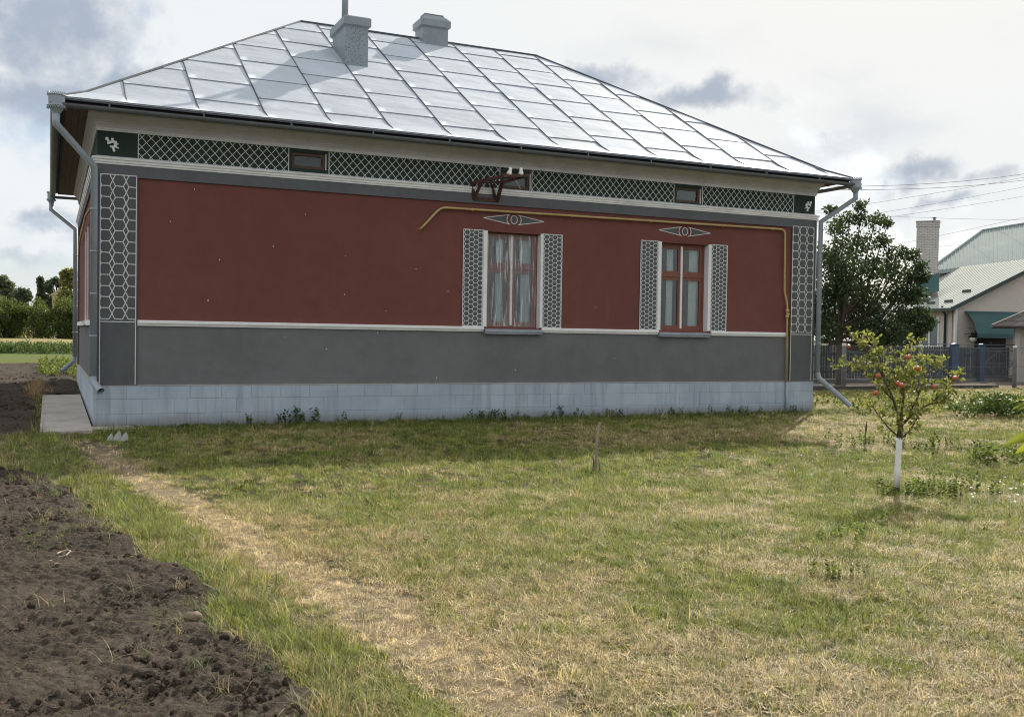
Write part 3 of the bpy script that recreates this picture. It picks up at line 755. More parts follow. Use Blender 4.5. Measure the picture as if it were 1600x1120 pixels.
# -- windows
def fr_box(mb, x0, x1, z0, z1, y0, y1, t):
    mb.box(x0, x0 + t, y0, y1, z0, z1); mb.box(x1 - t, x1, y0, y1, z0, z1)
    mb.box(x0 + t, x1 - t, y0, y1, z0, z0 + t); mb.box(x0 + t, x1 - t, y0, y1, z1 - t, z1)
def drape(x0, x1, z0, z1, y, folds=5, amp=0.025):
    n = folds * 8; V = []; F = []
    for i in range(n + 1):
        x = x0 + (x1 - x0) * i / n
        for j in range(5):
            z = z1 + (z0 - z1) * j / 4
            a = amp * (0.5 + 0.5 * j / 4); V.append((x, y + a * math.sin(i / 8 * 2 * math.pi + .4 * j), z))
    for i in range(n):
        for j in range(4): F.append((i * 5 + j, i * 5 + j + 1, (i + 1) * 5 + j + 1, (i + 1) * 5 + j))
    mb = MB(); mb.add(V, F); return mb
def window(x0, x1, z0, z1, film):
    yf = 0.12
    mb = MB(); fr_box(mb, x0 + .002, x1 - .002, z0 + .002, z1 - .002, yf, yf + .09, 0.045)
    xm = (x0 + x1) / 2; zt = z1 - (z1 - z0) * 0.365
    wnd = part('window', mb, M['frame'], house)
    part('transom', MB().box(x0 + .048, x1 - .048, yf - .004, yf + .085, zt - .03, zt + .03), M['frame'], wnd)
    for (za, zb) in ((z0 + .048, zt - .032), (zt + .032, z1 - .048)):
        for (xa, xb) in ((x0 + .049, xm - .012), (xm + .012, x1 - .049)):
            mb = MB(); fr_box(mb, xa, xb, za, zb, yf + .012, yf + .06, 0.062); part('sash', mb, M['frame'], wnd)
            part('pane', MB().box(xa + .058, xb - .058, yf + .032, yf + .036, za + .058, zb - .058), M['glass'], wnd)
    part('mullion_strip', MB().box(xm - .021, xm + .021, yf - .016, yf + .012, z0 + .05, z1 - .05), M['white'], wnd)
    part('reveal', MB().box(x0 - .0005, x0 + .0015, -.02, yf, z0, z1).box(x1 - .0015, x1 + .0005, -.02, yf, z0, z1), M['white'], wnd)
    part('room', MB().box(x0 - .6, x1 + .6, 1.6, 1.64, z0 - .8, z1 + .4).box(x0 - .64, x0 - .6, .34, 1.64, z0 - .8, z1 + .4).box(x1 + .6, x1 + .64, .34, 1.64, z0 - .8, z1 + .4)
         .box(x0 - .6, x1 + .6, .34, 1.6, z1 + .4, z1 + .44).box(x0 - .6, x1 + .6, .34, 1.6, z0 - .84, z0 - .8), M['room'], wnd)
    wd = x1 - x0
    part('curtain', drape(x0 + wd * .25, x0 + wd * .385, z0, z1, yf + .11, 3, .012), M['curtain'], wnd, smooth=True)
    part('curtain', drape(xm + wd * .235, x1 + .15, z0, z1, yf + .12, 4, .012), M['curtain'], wnd, smooth=True)
    s = MB().add([(x0 - .058, -.11, z0 - .055), (x1 + .048, -.11, z0 - .055), (x1 + .048, yf, z0 - .002), (x0 - .058, yf, z0 - .002), (x0 - .058, -.11, z0 - .085), (x1 + .048, -.11, z0 - .085), (x1 + .048, -.09, z0 - .085), (x0 - .058, -.09, z0 - .085)],
                 [(0, 1, 2, 3), (4, 5, 1, 0), (4, 7, 6, 5)])
    s.box(x0 - .045, x1 + .035, -.085, -.0005, z0 - .125, z0 - .05)
    part('sill', s, M['pipe'], wnd)
    if film:
        nx_, nz_ = 26, 40; V = []; F = []
        for i in range(nx_ + 1):
            for j in range(nz_ + 1):
                u, v = i / nx_, j / nz_
                bul = math.sin(math.pi * u) * math.sin(math.pi * v)
                y = yf - .02 - .018 * bul + 0.022 * (float(fbm(np.array(u * 7 + v * 3.), np.array(v * 4. - u * 2), 5, 4)) - .5)
                V.append((x0 + .012 + (wd - .05) * u, y, z0 + .02 + (z1 - z0 - .05) * v))
        for i in range(nx_):
            for j in range(nz_): a = i * (nz_ + 1) + j; F.append((a, a + nz_ + 1, a + nz_ + 2, a + 1))
        part('plastic_film', MB().add(V, F), M['film'], wnd, smooth=True)
    return wnd
window(*W1, True); window(*W2, False)
def attic(x0, x1, z0, z1):
    mb = MB(); fr_box(mb, x0 + .002, x1 - .002, z0 + .002, z1 - .002, .03, .10, 0.05)
    wnd = part('attic_window', mb, M['frame_old'], house)
    part('pane', MB().box(x0 + .05, x1 - .05, .06, .064, z0 + .05, z1 - .05), M['glass'], wnd)
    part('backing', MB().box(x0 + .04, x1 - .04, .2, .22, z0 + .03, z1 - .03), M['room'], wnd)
    part('reveal', MB().box(x1 - .0015, x1 + .018, -.004, .03, z0, z1), M['cornice'], wnd)
for a in (A1, A2, A3): attic(*a)
# side window
mb = MB(); mb.box(.09, .16, 3.752, 3.80, ZL0, 3.55); mb.box(.09, .16, 4.80, 4.848, ZL0, 3.55); mb.box(.09, .16, 3.80, 4.80, ZL0, 1.73); mb.box(.09, .16, 3.80, 4.80, 3.48, 3.55)
swn = part('window', mb, M['frame'], house); swn['label'] = 'window of the left side wall'
part('pane', MB().box(.12, .124, 3.80, 4.80, 1.73, 3.48), M['glass'], swn)
part('mullion_strip', MB().box(.085, .088, 4.28, 4.32, 1.73, 3.48), M['white'], swn)
part('sill', MB().box(-.12, .085, 3.705, 4.895, 1.66, 1.73), M['white'], swn)
mb = MB(); mb.box(-.026, -.001, 3.62, 3.745, 1.745, 3.56); mb.box(-.026, -.001, 4.855, 4.98, 1.745, 3.56)
part('window_trim', mb, M['white'], house)

# -- roof
OV = 0.56
def zroof(t):        # t = horizontal run inward from the wall line offset -0.5
    return np.where(t > 0.4, 5.083 + .598 * t, 5.083 + .2392 - .44 * (0.4 - t))
R1, R2, RY, RZ = 4.456, 10.4075, D / 2, 8.597
# slope functions: front/back run in y, ends in x (plan position of hip matched linearly)
tmax = RY + 0.5
hx = (R1 + 0.5) / tmax; hx2 = (L + 0.5 - R2) / tmax
def slope_pt(side, u, t, dz=0.0):
    """u = position along the eave, t = run inward in front-slope units"""
    z = float(zroof(np.array(t))) + dz
    if side == 'front': return (u, -0.5 + t, z)
    if side == 'back': return (u, D + 0.5 - t, z)
    if side == 'left': return (-0.5 + t * hx, u, z)
    return (L + 0.5 - t * hx2, u, z)
T0 = -(OV - 0.5)
roof = part('roof', (lambda mb: mb.add([(-OV, -OV, 5.085), (L + OV, -OV, 5.085), (L + OV, D + OV, 5.085), (-OV, D + OV, 5.085), (-.1, -.1, 5.255), (L + .1, -.1, 5.255), (L + .1, D + .1, 5.255), (-.1, D + .1, 5.255), (R1, RY, RZ - .05), (R2, RY, RZ - .05)],
        [(0, 1, 5, 4), (1, 2, 6, 5), (2, 3, 7, 6), (3, 0, 4, 7), (4, 5, 9, 8), (5, 6, 9), (6, 7, 8, 9), (7, 4, 8)]))(MB()), M['seam'], house)
def bounds(side, t):
    if side in ('front', 'back'): return -0.5 + t * hx, L + 0.5 - t * hx2
    return -0.5 + t, D + 0.5 - t
def clip_poly(poly, side):
    """clip polygon (u,t) by the two hips and the ridge"""
    def half(p, fn):
        out = []
        for i in range(len(p)):
            a, b = p[i], p[(i + 1) % len(p)]; fa, fb = fn(a), fn(b)
            if fa >= 0: out.append(a)
            if fa * fb < 0: s = fa / (fa - fb); out.append((a[0] + s * (b[0] - a[0]), a[1] + s * (b[1] - a[1])))
        return out
    p = half(poly, lambda q: q[0] - bounds(side, q[1])[0])
    if len(p) > 2: p = half(p, lambda q: bounds(side, q[1])[1] - q[0])
    if len(p) > 2: p = half(p, lambda q: tmax - q[1])
    return p if len(p) > 2 else None
def area(p): return abs(sum(p[i][0] * p[(i + 1) % len(p)][1] - p[(i + 1) % len(p)][0] * p[i][1] for i in range(len(p)))) / 2
NX, NT_ = 6, 4
def panel(side, ua, ub, ta, tb):
    ph = random.uniform(0, 6); amp = random.uniform(-.004, .012); tilt = random.uniform(-.005, .005)
    mb = MB()
    hgt = lambda u, t: 0.006 + amp * math.sin(math.pi * (u - ua) / (ub - ua)) * math.sin(math.pi * min(1, max(0, (t - ta) / (tb - ta)))) + 0.017 * (1 - (t - ta) / (tb - ta)) + tilt * (u - ua)
    cuts = sorted(set([ta + (tb - ta) * k / NT_ for k in range(NT_ + 1)] + ([0.4] if ta < 0.4 < tb else [])))
    cells = 0
    for i in range(NX):
        for j in range(len(cuts) - 1):
            u0, u1 = ua + (ub - ua) * i / NX, ua + (ub - ua) * (i + 1) / NX
            p = clip_poly([(u0, cuts[j]), (u1, cuts[j]), (u1, cuts[j + 1]), (u0, cuts[j + 1])], side)
            if not p or area(p) < 1e-4: continue
            mb.add([slope_pt(side, u, t, hgt(u, t)) for u, t in p], [tuple(range(len(p)))]); cells += 1
    if not cells: return
    # folded lower edge
    lo = clip_poly([(ua, ta), (ub, ta), (ub, ta + .02), (ua, ta + .02)], side)
    if lo and area(lo) > 1e-4:
        a = min(q[0] for q in lo); b = max(q[0] for q in lo)
        mb.add([slope_pt(side, a, ta, hgt(a, ta)), slope_pt(side, b, ta, hgt(b, ta)), slope_pt(side, b, ta + .004, -.004), slope_pt(side, a, ta + .004, -.004)], [(0, 1, 2, 3)])
    me_v = np.array(mb.v); 
    # weld
    key = {}; remap = []; nv = []
    for v in mb.v:
        k = tuple(round(c, 4) for c in v)
        if k not in key: key[k] = len(nv); nv.append(v)
        remap.append(key[k])
    nf = []
    for f in mb.f:
        g = []
        for i in f:
            if not g or remap[i] != g[-1]: g.append(remap[i])
        if len(g) > 2 and g[0] == g[-1]: g = g[:-1]
        if len(g) > 2 and len(set(g)) == len(g): nf.append(tuple(g))
    mb.v, mb.f = nv, nf
    if side in ('back', 'left'): mb.f = [tuple(reversed(f)) for f in nf]
    part('roof_panel', mb, M['roof'], roof, smooth=True)
def cover_slope(side, first, pitch, lo, hi):
    seams = list(np.arange(first, hi, pitch)); edges = [lo] + seams + [hi]
    for k in range(len(edges) - 1):
        ua, ub = edges[k], edges[k + 1]
        t = T0; nxt = 2.0 if k == 0 else 0.62 if k % 2 == 0 else 0.96
        while t < tmax:
            panel(side, ua, ub, t, min(nxt, tmax + .001)); t = nxt; nxt += 0.925
    for u in seams:
        hi_t = 0
        for t in np.linspace(T0, tmax, 200):
            a, b = bounds(side, t)
            if a - .0 <= u <= b + .0: hi_t = t
        ts = [T0, 0.0, 0.2, 0.4] + list(np.linspace(0.5, hi_t, 6)) if hi_t > .6 else [T0, hi_t]
        mb = MB(); q = []
        for t in ts:
            hgt = 0.036 if t > 0.25 else 0.012 + 0.024 * max(0, (t - T0)) / 0.31
            lean = 0.0
            for du, dz in ((-.011, .0), (-.006, hgt), (.006, hgt), (.011, .0)):
                q.append(slope_pt(side, u + du, t, dz))
        f = []
        for i in range(len(ts) - 1):
            for k in range(3): f.append((i * 4 + k, i * 4 + k + 1, i * 4 + k + 5, i * 4 + k + 4))
        mb.add(q, f); part('roof_seam', mb, M['seam'], roof)
cover_slope('front', 0.41, 1.1015, -0.5, L + 0.5)
cover_slope('left', 0.35, 1.1015, -0.5, D + 0.5)
cover_slope('right', 0.35, 1.1015, -0.5, D + 0.5)
cover_slope('back', 0.41, 1.1015, -0.5, L + 0.5)
capm = M['seam']
for side, end in (('front', 0), ('front', 1), ('back', 0), ('back', 1)):
    pts = [slope_pt(side, bounds(side, t)[end], t, .02) for t in [T0, .4] + list(np.linspace(1, tmax, 6))]
    part('ridge_cap', MB().tube(pts, 0.026, 6), capm, roof)
part('ridge_cap', MB().tube([(R1, RY, RZ + .02), (R2, RY, RZ + .02)], 0.03, 6), capm, roof)
# drip edge, dark strip for the eave shade, soffit boards
part('eave_shade_strip', MB().ring([(.47, 5.052), (.50, 5.052), (.50, 5.083), (.47, 5.083)], 0, L, 0, D), M['dark'], house)  # added strip, its black stands for shade between roof edge and gutter
part('drip_edge', MB().ring([(OV - .03, 5.088), (OV + .004, 5.088), (OV + .004, 5.110), (OV - .03, 5.114)], 0, L, 0, D), M['seam'], house)
for a, b in ((.142, .257), (.262, .362), (.367, .469)):
    dz = random.uniform(0, .006)
    part('soffit_board', MB().ring([(a, 5.060 + dz), (b, 5.060 + dz), (b, 5.078 + dz), (a, 5.078 + dz)], 0, L, 0, D), M['soffit'], house)
# gutters
GO, GZ, GR = 0.625, 5.046, 0.066
prof = [(GO + GR * math.cos(a), GZ - GR * math.sin(a) - .03) for a in np.linspace(0, math.pi, 9)]
prof2 = [(GO + (GR - .006) * math.cos(a), GZ - (GR - .006) * math.sin(a) - .03) for a in np.linspace(math.pi, 0, 9)]
part('gutter', MB().ring(prof + prof2, 0, L, 0, D), M['gutter'], house, smooth=False)
def ringc(x, y, axis_):
    mb = MB(); q = []
    for s in (-.013, .013):
        for a in np.linspace(0, math.pi, 9):
            o = (GR + .006) * math.cos(a); z = GZ - .03 - (GR + .006) * math.sin(a)
            q.append((x + s, y - o, z) if axis_ == 'x' else (x - o, y + s, z))
    f = [(i, i + 1, i + 10, i + 9) for i in range(8)]; mb.add(q, f); return mb
for x in list(np.arange(0.15, L, 1.42)):
    mb = ringc(x, -GO, 'x'); mb.box(x - .012, x + .012, -GO + GR - .005, -.50, GZ - .035, GZ + .045); part('gutter_bracket', mb, M['gutter'], house)
for y in list(np.arange(0.8, D, 1.3)):
    part('gutter_bracket', ringc(-GO, y, 'y'), M['gutter'], house)
for x in (1.05, 2.1, 4.0, 5.6, 6.9, 8.4, 10.0, 12.1): part('gutter_joint', ringc(x, -GO, 'x'), M['dark'] if False else M['gutter'], house)

def hopper(cx, cy, cz, parent, s=1.0):
    """rain hopper with a perforated lace crown"""
    mb = MB(); r0, r1 = .125 * s, .105 * s; n = 8; h = .10
    ang = [2 * math.pi * (k + .5) / n for k in range(n)]
    lv = [(cz + h, r0 * 1.02), (cz - .06, r0), (cz - .10, r1), (cz - .17, .062)]
    vs = [(cx + r * math.cos(a), cy + r * math.sin(a), z) for z, r in lv for a in ang]
    fs = [(i * n + k, i * n + (k + 1) % n, (i + 1) * n + (k + 1) % n, (i + 1) * n + k) for i in range(3) for k in range(n)]
    mb.add(vs, fs); hp = part('rain_hopper', mb, M['pipe'], parent)
    mb = MB()
    for zc, rr, dirn in ((cz + h, r0 * 1.05, 1), (cz - .06, r0 * 1.08, -1)):
        m_ = 24
        for k in range(m_):
            a = 2 * math.pi * k / m_; b = 2 * math.pi * (k + 1) / m_; c = (a + b) / 2
            pa = (cx + rr * math.cos(a), cy + rr * math.sin(a)); pb = (cx + rr * math.cos(b), cy + rr * math.sin(b)); pc = (cx + rr * 1.03 * math.cos(c), cy + rr * 1.03 * math.sin(c))
            mb.beam((*pa, zc), (*pc, zc + .040 * dirn), .006, .008); mb.beam((*pc, zc + .040 * dirn), (*pb, zc), .006, .008)
        for dz in (0, ):
            mb.tube([(cx + rr * math.cos(2 * math.pi * k / 24), cy + rr * math.sin(2 * math.pi * k / 24), zc) for k in range(25)], .007, 5, caps=False)
    part('lace_crown', mb, M['pipe'], hp)
    return hp
def downspout(name_pts, r, outlet, parent=house):
    ds = part('downspout', MB().tube(name_pts, r, 14), M['pipe'], parent, smooth=True)
    mb = MB()
    ou = [np.array(p, float) for p in outlet]
    mb.tube(ou, [r * 1.05] * len(ou), 14, caps=False)
    mb.tube(ou, [r * .93] * len(ou), 14, caps=False)
    part('outlet', mb, M['pipe'], ds, smooth=True)
    mid = [(ou[0] * .2 + ou[-1] * .8), ou[-1] - (ou[-1] - ou[0]) * .02]
    part('outlet_shade_plug', MB().tube([ou[0], ou[1], ou[1] * .3 + ou[-1] * .7], r * .88, 12), M['dark'], ds)  # black plug stands for the shade inside the pipe mouth
    return ds
def collars(pts, r, parent):
    for a, b in zip(pts[:-1], pts[1:]):
        a = np.array(a, float); b = np.array(b, float); n = int(np.linalg.norm(b - a) / .75)
        for k in range(1, n + 1):
            p = a + (b - a) * k / (n + 1); d_ = (b - a) / np.linalg.norm(b - a)
            part('pipe_collar', MB().tube([p - d_ * .012, p + d_ * .012], r * 1.08, 14), M['pipe'], parent, smooth=True)
# front left
P1 = [(-.605, -.60, 4.86), (-.605, -.60, 4.70), (-.045, -.10, 4.17), (-.045, -.10, .80)]
ds = downspout(P1, .056, [(-.045, -.10, .82), (-.045, -.12, .74), (.06, -.34, .60)]); collars([P1[0], P1[1]], .056, ds); collars(P1[2:], .056, ds)
hopper(-.60, -.60, 5.03, ds)
# rear left
P2 = [(-.655, D + .45, 4.80), (-.655, D + .45, 4.64), (-.085, D + .12, 4.14), (-.085, D + .12, .82)]
ds = downspout(P2, .056, [(-.085, D + .12, .84), (-.10, D + .11, .74), (-.40, D - .02, .48)]); collars(P2[2:], .056, ds)
hopper(-.655, D + .45, 4.97, ds, .8)
# front right
P3 = [(15.33, -.60, 4.84), (15.33, -.60, 4.70), (14.80, -.12, 4.20), (14.80, -.12, .86)]
ds = downspout(P3, .056, [(14.80, -.12, .88), (14.82, -.13, .76), (15.40, -.52, .15)]); collars(P3[2:], .056, ds)
hopper(15.31, -.60, 5.0, ds)

# -- chimneys
def chimney(x0, x1, y0, y1, zb, zt, cap0, cap1, capz, flare, label):
    c = part('chimney', MB().box(x0, x1, y0, y1, zb, zt), M['chimney_cap'] if flare else M['chimney'], house)
    c['label'] = label
    o = .05
    mb = MB(); n = 4
    def rect(e, z): return [(x0 - e, y0 - e, z), (x1 + e, y0 - e, z), (x1 + e, y1 + e, z), (x0 - e, y1 + e, z)]
    lv = [rect(.0, zt - .04), rect(o, zt), rect(o, cap0), rect(-.10 if flare else .02, cap1), ]
    q = [p for r in lv for p in r]
    f = [(i * 4 + k, i * 4 + (k + 1) % 4, (i + 1) * 4 + (k + 1) % 4, (i + 1) * 4 + k) for i in range(3) for k in range(4)] + [(12, 13, 14, 15)]
    mb.add(q, f); part('chimney_cap', mb, M['chimney_cap'], c)
    return c
c1 = chimney(4.805, 5.29, 2.83, 3.86, 6.9, 7.92, 8.07, 8.10, 0, False, 'tall speckled chimney low on the front slope')
part('flue_pipe', MB().tube([(4.87, 3.12, 8.05), (4.87, 3.12, 9.55)], .068, 12), M['pipe'], c1, smooth=True)
c2 = chimney(7.275, 7.92, 5.10, 5.62, 8.2, 8.87, 9.02, 9.17, 0, True, 'short plain grey chimney astride the ridge')
part('cap_plate', MB().box(7.36, 7.84, 5.19, 5.53, 9.171, 9.185), M['chimney_cap'], c2)

# -- gas pipe
def smooth_path(pts, k=5, rr=.12):
    pts = [np.array(p, float) for p in pts]; out = [pts[0]]
    for a, b, c in zip(pts[:-2], pts[1:-1], pts[2:]):
        l1 = min(rr, np.linalg.norm(a - b) / 2); l2 = min(rr, np.linalg.norm(c - b) / 2)
        p = b + (a - b) / np.linalg.norm(a - b) * l1; q = b + (c - b) / np.linalg.norm(c - b) * l2
        for t in np.linspace(0, 1, k): out.append((1 - t) ** 2 * p + 2 * t * (1 - t) * b + t * t * q)
    return out + [pts[-1]]
gpth = smooth_path([(5.47, .02, 3.50), (5.50, -.06, 3.53), (5.86, -.06, 3.925), (13.86, -.06, 3.985), (13.88, -.06, 2.62), (13.96, -.065, 2.38), (13.985, -.065, .66)])
gas = part('gas_pipe', MB().tube(gpth, .022, 10), M['yellow'], house, smooth=True)
part('pipe_lower_length', MB().tube([(13.985, -.075, .66), (13.985, -.075, -.1)], .024, 10), M['pipe'], gas, smooth=True)
for z in (2.22, 2.10):
    part('pipe_fitting', MB().tube([(13.966, -.065, z - .03), (13.966, -.065, z + .03)], .042, 10), M['yellow'], gas, smooth=True)
part('pipe_fitting', MB().tube([(13.966, -.065, z - .02) for z in (2.19, 2.13)], .03, 8).tube([(13.93, -.09, 2.15), (13.985, -.12, 2.15)], .012, 6), M['yellow'], gas)
for x in (6.5, 8.6, 10.4, 12.2, 13.5):
    z = 3.925 + (x - 5.86) / 8 * .06
    part('pipe_clip', MB().box(x - .012, x + .012, -.09, 0.0, z - .03, z - .024).tube([(x - .012, -.06, z), (x + .012, -.06, z)], .027, 10), M['yellow'], gas)
# rust stain patch where the pipe enters
part('pipe_rosette', MB().disc(5.46, 3.49, .065, .05, -.006, -.0005, 12), noisy('stained_render', (0.20, 0.075, 0.045), .9, .3, 20, 0), gas)
gas2 = part('gas_pipe', MB().tube(smooth_path([(-.05, .55, 3.62), (-.10, 2.2, 3.62), (-.06, 7.8, 3.60), (-.06, 8.6, 3.25)]), .02, 8), M['yellow'], house, smooth=True)
# thin white cable on the right corner
part('cable', MB().tube([(14.755, -.045, 4.25), (14.752, -.045, 3.2), (14.755, -.045, 2.72)], .009, 6).tube([(14.752, -.05, 4.26), (14.752, -.05, 4.22)], .03, 8).tube([(14.754, -.05, 2.73), (14.754, -.05, 2.68)], .022, 8), M['white'], house)
# satellite dish behind the right corner
q = []; f = []; nr, na = 5, 20
for i in range(nr + 1):
    r = .42 * i / nr
    for k in range(na):
        a = 2 * math.pi * k / na; q.append((15.02 + .25 * (r ** 2), .55 + r * math.cos(a), 3.28 + r * math.sin(a)))
for i in range(nr):
    for k in range(na): f.append((i * na + k, i * na + (k + 1) % na, (i + 1) * na + (k + 1) % na, (i + 1) * na + k))
sd_ = part('satellite_dish', MB().add(q, f), M['pipe'], house, smooth=True)
part('dish_arm', MB().tube([(L, .55, 3.1), (15.0, .55, 3.2)], .02, 8), M['gutter'], sd_)

# -- wire bracket with insulators
br = part('wire_bracket', MB().box(6.52, 7.02, -.05, -.034, 4.10, 4.165).beam((6.53, -.04, 4.12), (6.475, -.06, 4.43), .05, .05).beam((6.53, -.05, 4.13), (6.60, -.22, 4.42), .045, .04)
          .beam((6.475, -.03, 4.42), (6.93, -.60, 4.515), .05, .055).beam((7.005, -.04, 4.12), (6.96, -.34, 4.405), .06, .05).beam((6.97, -.05, 4.14), (6.86, -.10, 4.42), .06, .02)
          .beam((6.62, -.30, 4.42), (7.02, -.40, 4.425), .07, .03).beam((6.95, -.36, 4.42), (7.36, -.66, 4.56), .045, .05).beam((6.84, -.62, 4.505), (7.36, -.66, 4.545), .05, .05), M['rust'], house)
for cx, cz, tl in ((6.975, 4.53, -.04), (7.215, 4.545, 0.0)):
    pts = [(cx - tl * 0, -.635, cz + .0), (cx, -.635, cz + .03), (cx - tl * .3, -.635, cz + .06), (cx - tl * .5, -.635, cz + .09), (cx - tl * .7, -.635, cz + .125), (cx - tl, -.635, cz + .14)]
    part('insulator', MB().tube(pts, [.045, .05, .042, .03, .036, .018], 12), M['porcelain'], br, smooth=True)
part('loose_wire', MB().tube([(7.0, -.63, 4.60), (7.1, -.55, 4.52), (7.25, -.4, 4.44), (7.45, -.1, 4.40), (7.50, 0, 4.40)], .008, 5), M['white'], br)

# ------------------------------------------------------------------ wires in the sky
def cat(a, b, sag, n=24):
    a = np.array(a, float); b = np.array(b, float)
    return [a + (b - a) * t - np.array([0, 0, 1]) * sag * 4 * t * (1 - t) for t in np.linspace(0, 1, n)]
def wire(a, b, sag, r, label):
    o = part('power_line', MB().tube(cat(a, b, sag), r, 5), M['wire'], smooth=True)
    return tag(o, label, 'wire', 'overhead wires')
wire((6.96, -.635, 4.65), dp(1800, 222, 46), 1.0, .007, 'upper thin wire running right from the left white insulator')
wire((7.21, -.635, 4.66), dp(1800, 236, 46), 0.95, .007, 'lower thin wire running right from the right white insulator')
lab = ['overhead wire passing highest above the brick chimney', 'overhead wire second highest above the brick chimney', 'overhead wire crossing the sky just above the brick chimney top',
       'overhead wire passing behind the brick chimney top', 'faint overhead wire just above the dark tree top', 'lowest overhead wire between dark tree and green roof']
for i, (p, q, dd) in enumerate((((1180, 342), (1760, 246), 60), ((1240, 352), (1760, 258), 62), ((1200, 362), (1760, 278), 64), ((1200, 418), (1760, 302), 66), ((1180, 326), (1760, 345), 70), ((1200, 402), (1760, 356), 72))):
    wire(dp(*p, dd + 6), dp(*q, dd - 6), .25, .009, lab[i])

# ------------------------------------------------------------------ foliage helpers
def leaf_cloud(centers, radii, per, size, seed, flat=0.35, aspect=0.55, droop=0.0):
    """many rhombic leaves spread through clump volumes; returns V,F"""
    r = np.random.default_rng(seed); Vs = []
    for c, rd, n in zip(centers, radii, per):
        u = r.normal(size=(n, 3)); u /= np.linalg.norm(u, axis=1)[:, None]
        rr = r.random(n) ** 0.45
        p = np.asarray(c) + u * (rr * 1.0)[:, None] * np.asarray(rd)
        s = size * r.uniform(.6, 1.3, n)
        a = r.normal(size=(n, 3)) + u * .5; a[:, 2] -= droop; a /= np.linalg.norm(a, axis=1)[:, None]
        b = np.cross(a, r.normal(size=(n, 3))); b /= np.linalg.norm(b, axis=1)[:, None]
        nn = np.cross(a, b)
        q0 = p; q1 = p + a * (s * .5)[:, None] + b * (s * aspect * .5)[:, None] + nn * (s * .10)[:, None]
        q2 = p + a * s[:, None]; q3 = p + a * (s * .5)[:, None] - b * (s * aspect * .5)[:, None] + nn * (s * .10)[:, None]
        Vs.append(np.stack([q0, q1, q2, q3], 1).reshape(-1, 3))
    V = np.concatenate(Vs); F = np.arange(len(V)).reshape(-1, 4)
    return V, F

# dark tree beyond the right corner
tb = gp(1372, 603); tb = np.array([25.2, 10.4, 0.0])
dtree = thing('broadleaf_tree', 'dark green leafy tree between the right corner of the house and the brick chimney', 'tree', tuple(tb))
DD = (tb - CAM) @ cW
part('trunk', MB().tube([tb + np.array(p) for p in ((0, 0, -.1), (.05, 0, .8), (-.05, .05, 1.7), (.1, 0, 2.8), (0, 0, 4.2))], [.16, .13, .11, .08, .04], 8), M['bark'], dtree, smooth=True)
r_ = np.random.default_rng(5); cs_, rs_, ns_ = [], [], []
prof_ = [(1300, 330, 12), (1305, 355, 22), (1322, 345, 18), (1345, 322, 12), (1348, 340, 20), (1368, 345, 16), (1384, 348, 12), (1383, 372, 16), (1320, 380, 34), (1350, 380, 34), (1290, 395, 28), (1300, 420, 34),
         (1335, 418, 42), (1368, 412, 34), (1395, 398, 16), (1412, 392, 14), (1425, 398, 16), (1400, 425, 28), (1425, 430, 24), (1438, 415, 12), (1445, 432, 12), (1290, 460, 34), (1325, 458, 44), (1365, 455, 44), (1405, 462, 36), (1428, 462, 22),
         (1295, 500, 34), (1330, 500, 44), (1375, 498, 44), (1415, 500, 36), (1436, 490, 20), (1450, 500, 14), (1442, 512, 16), (1300, 525, 30), (1345, 527, 36), (1390, 527, 34), (1425, 522, 26), (1260, 440, 40), (1262, 490, 44), (1245, 400, 30)]
limb = MB()
for (px, py, rp) in prof_:
    for k in range(3):
        dd = DD + r_.uniform(-1, 1) * (1.3 if rp > 20 else .5)
        c = dp(px + r_.uniform(-.35, .35) * rp, py + r_.uniform(-.35, .35) * rp, dd); R_ = rp / FPX * DD
        cs_.append(c); rs_.append((R_ * .72, R_ * .72, R_ * .62)); ns_.append(int((38 + R_ * R_ * 190) * (1.0 if py < 400 else 1.35 if py < 445 else 1.75)))
        if k == 0: limb.tube([tb + np.array([0, 0, 1.2 + .25 * (c[2] - 1.2)]), (tb + c) / 2 + np.array([0, 0, .3]), c], [.05, .035, .012], 5)
part('branch', limb, M['bark'], dtree)
V, F = leaf_cloud(cs_, rs_, [int(k * 1.25) for k in ns_], .125, 8, droop=.5, aspect=.55)
fast_part('crown', V, F, M['leaf_dark'], dtree, kind='stuff')

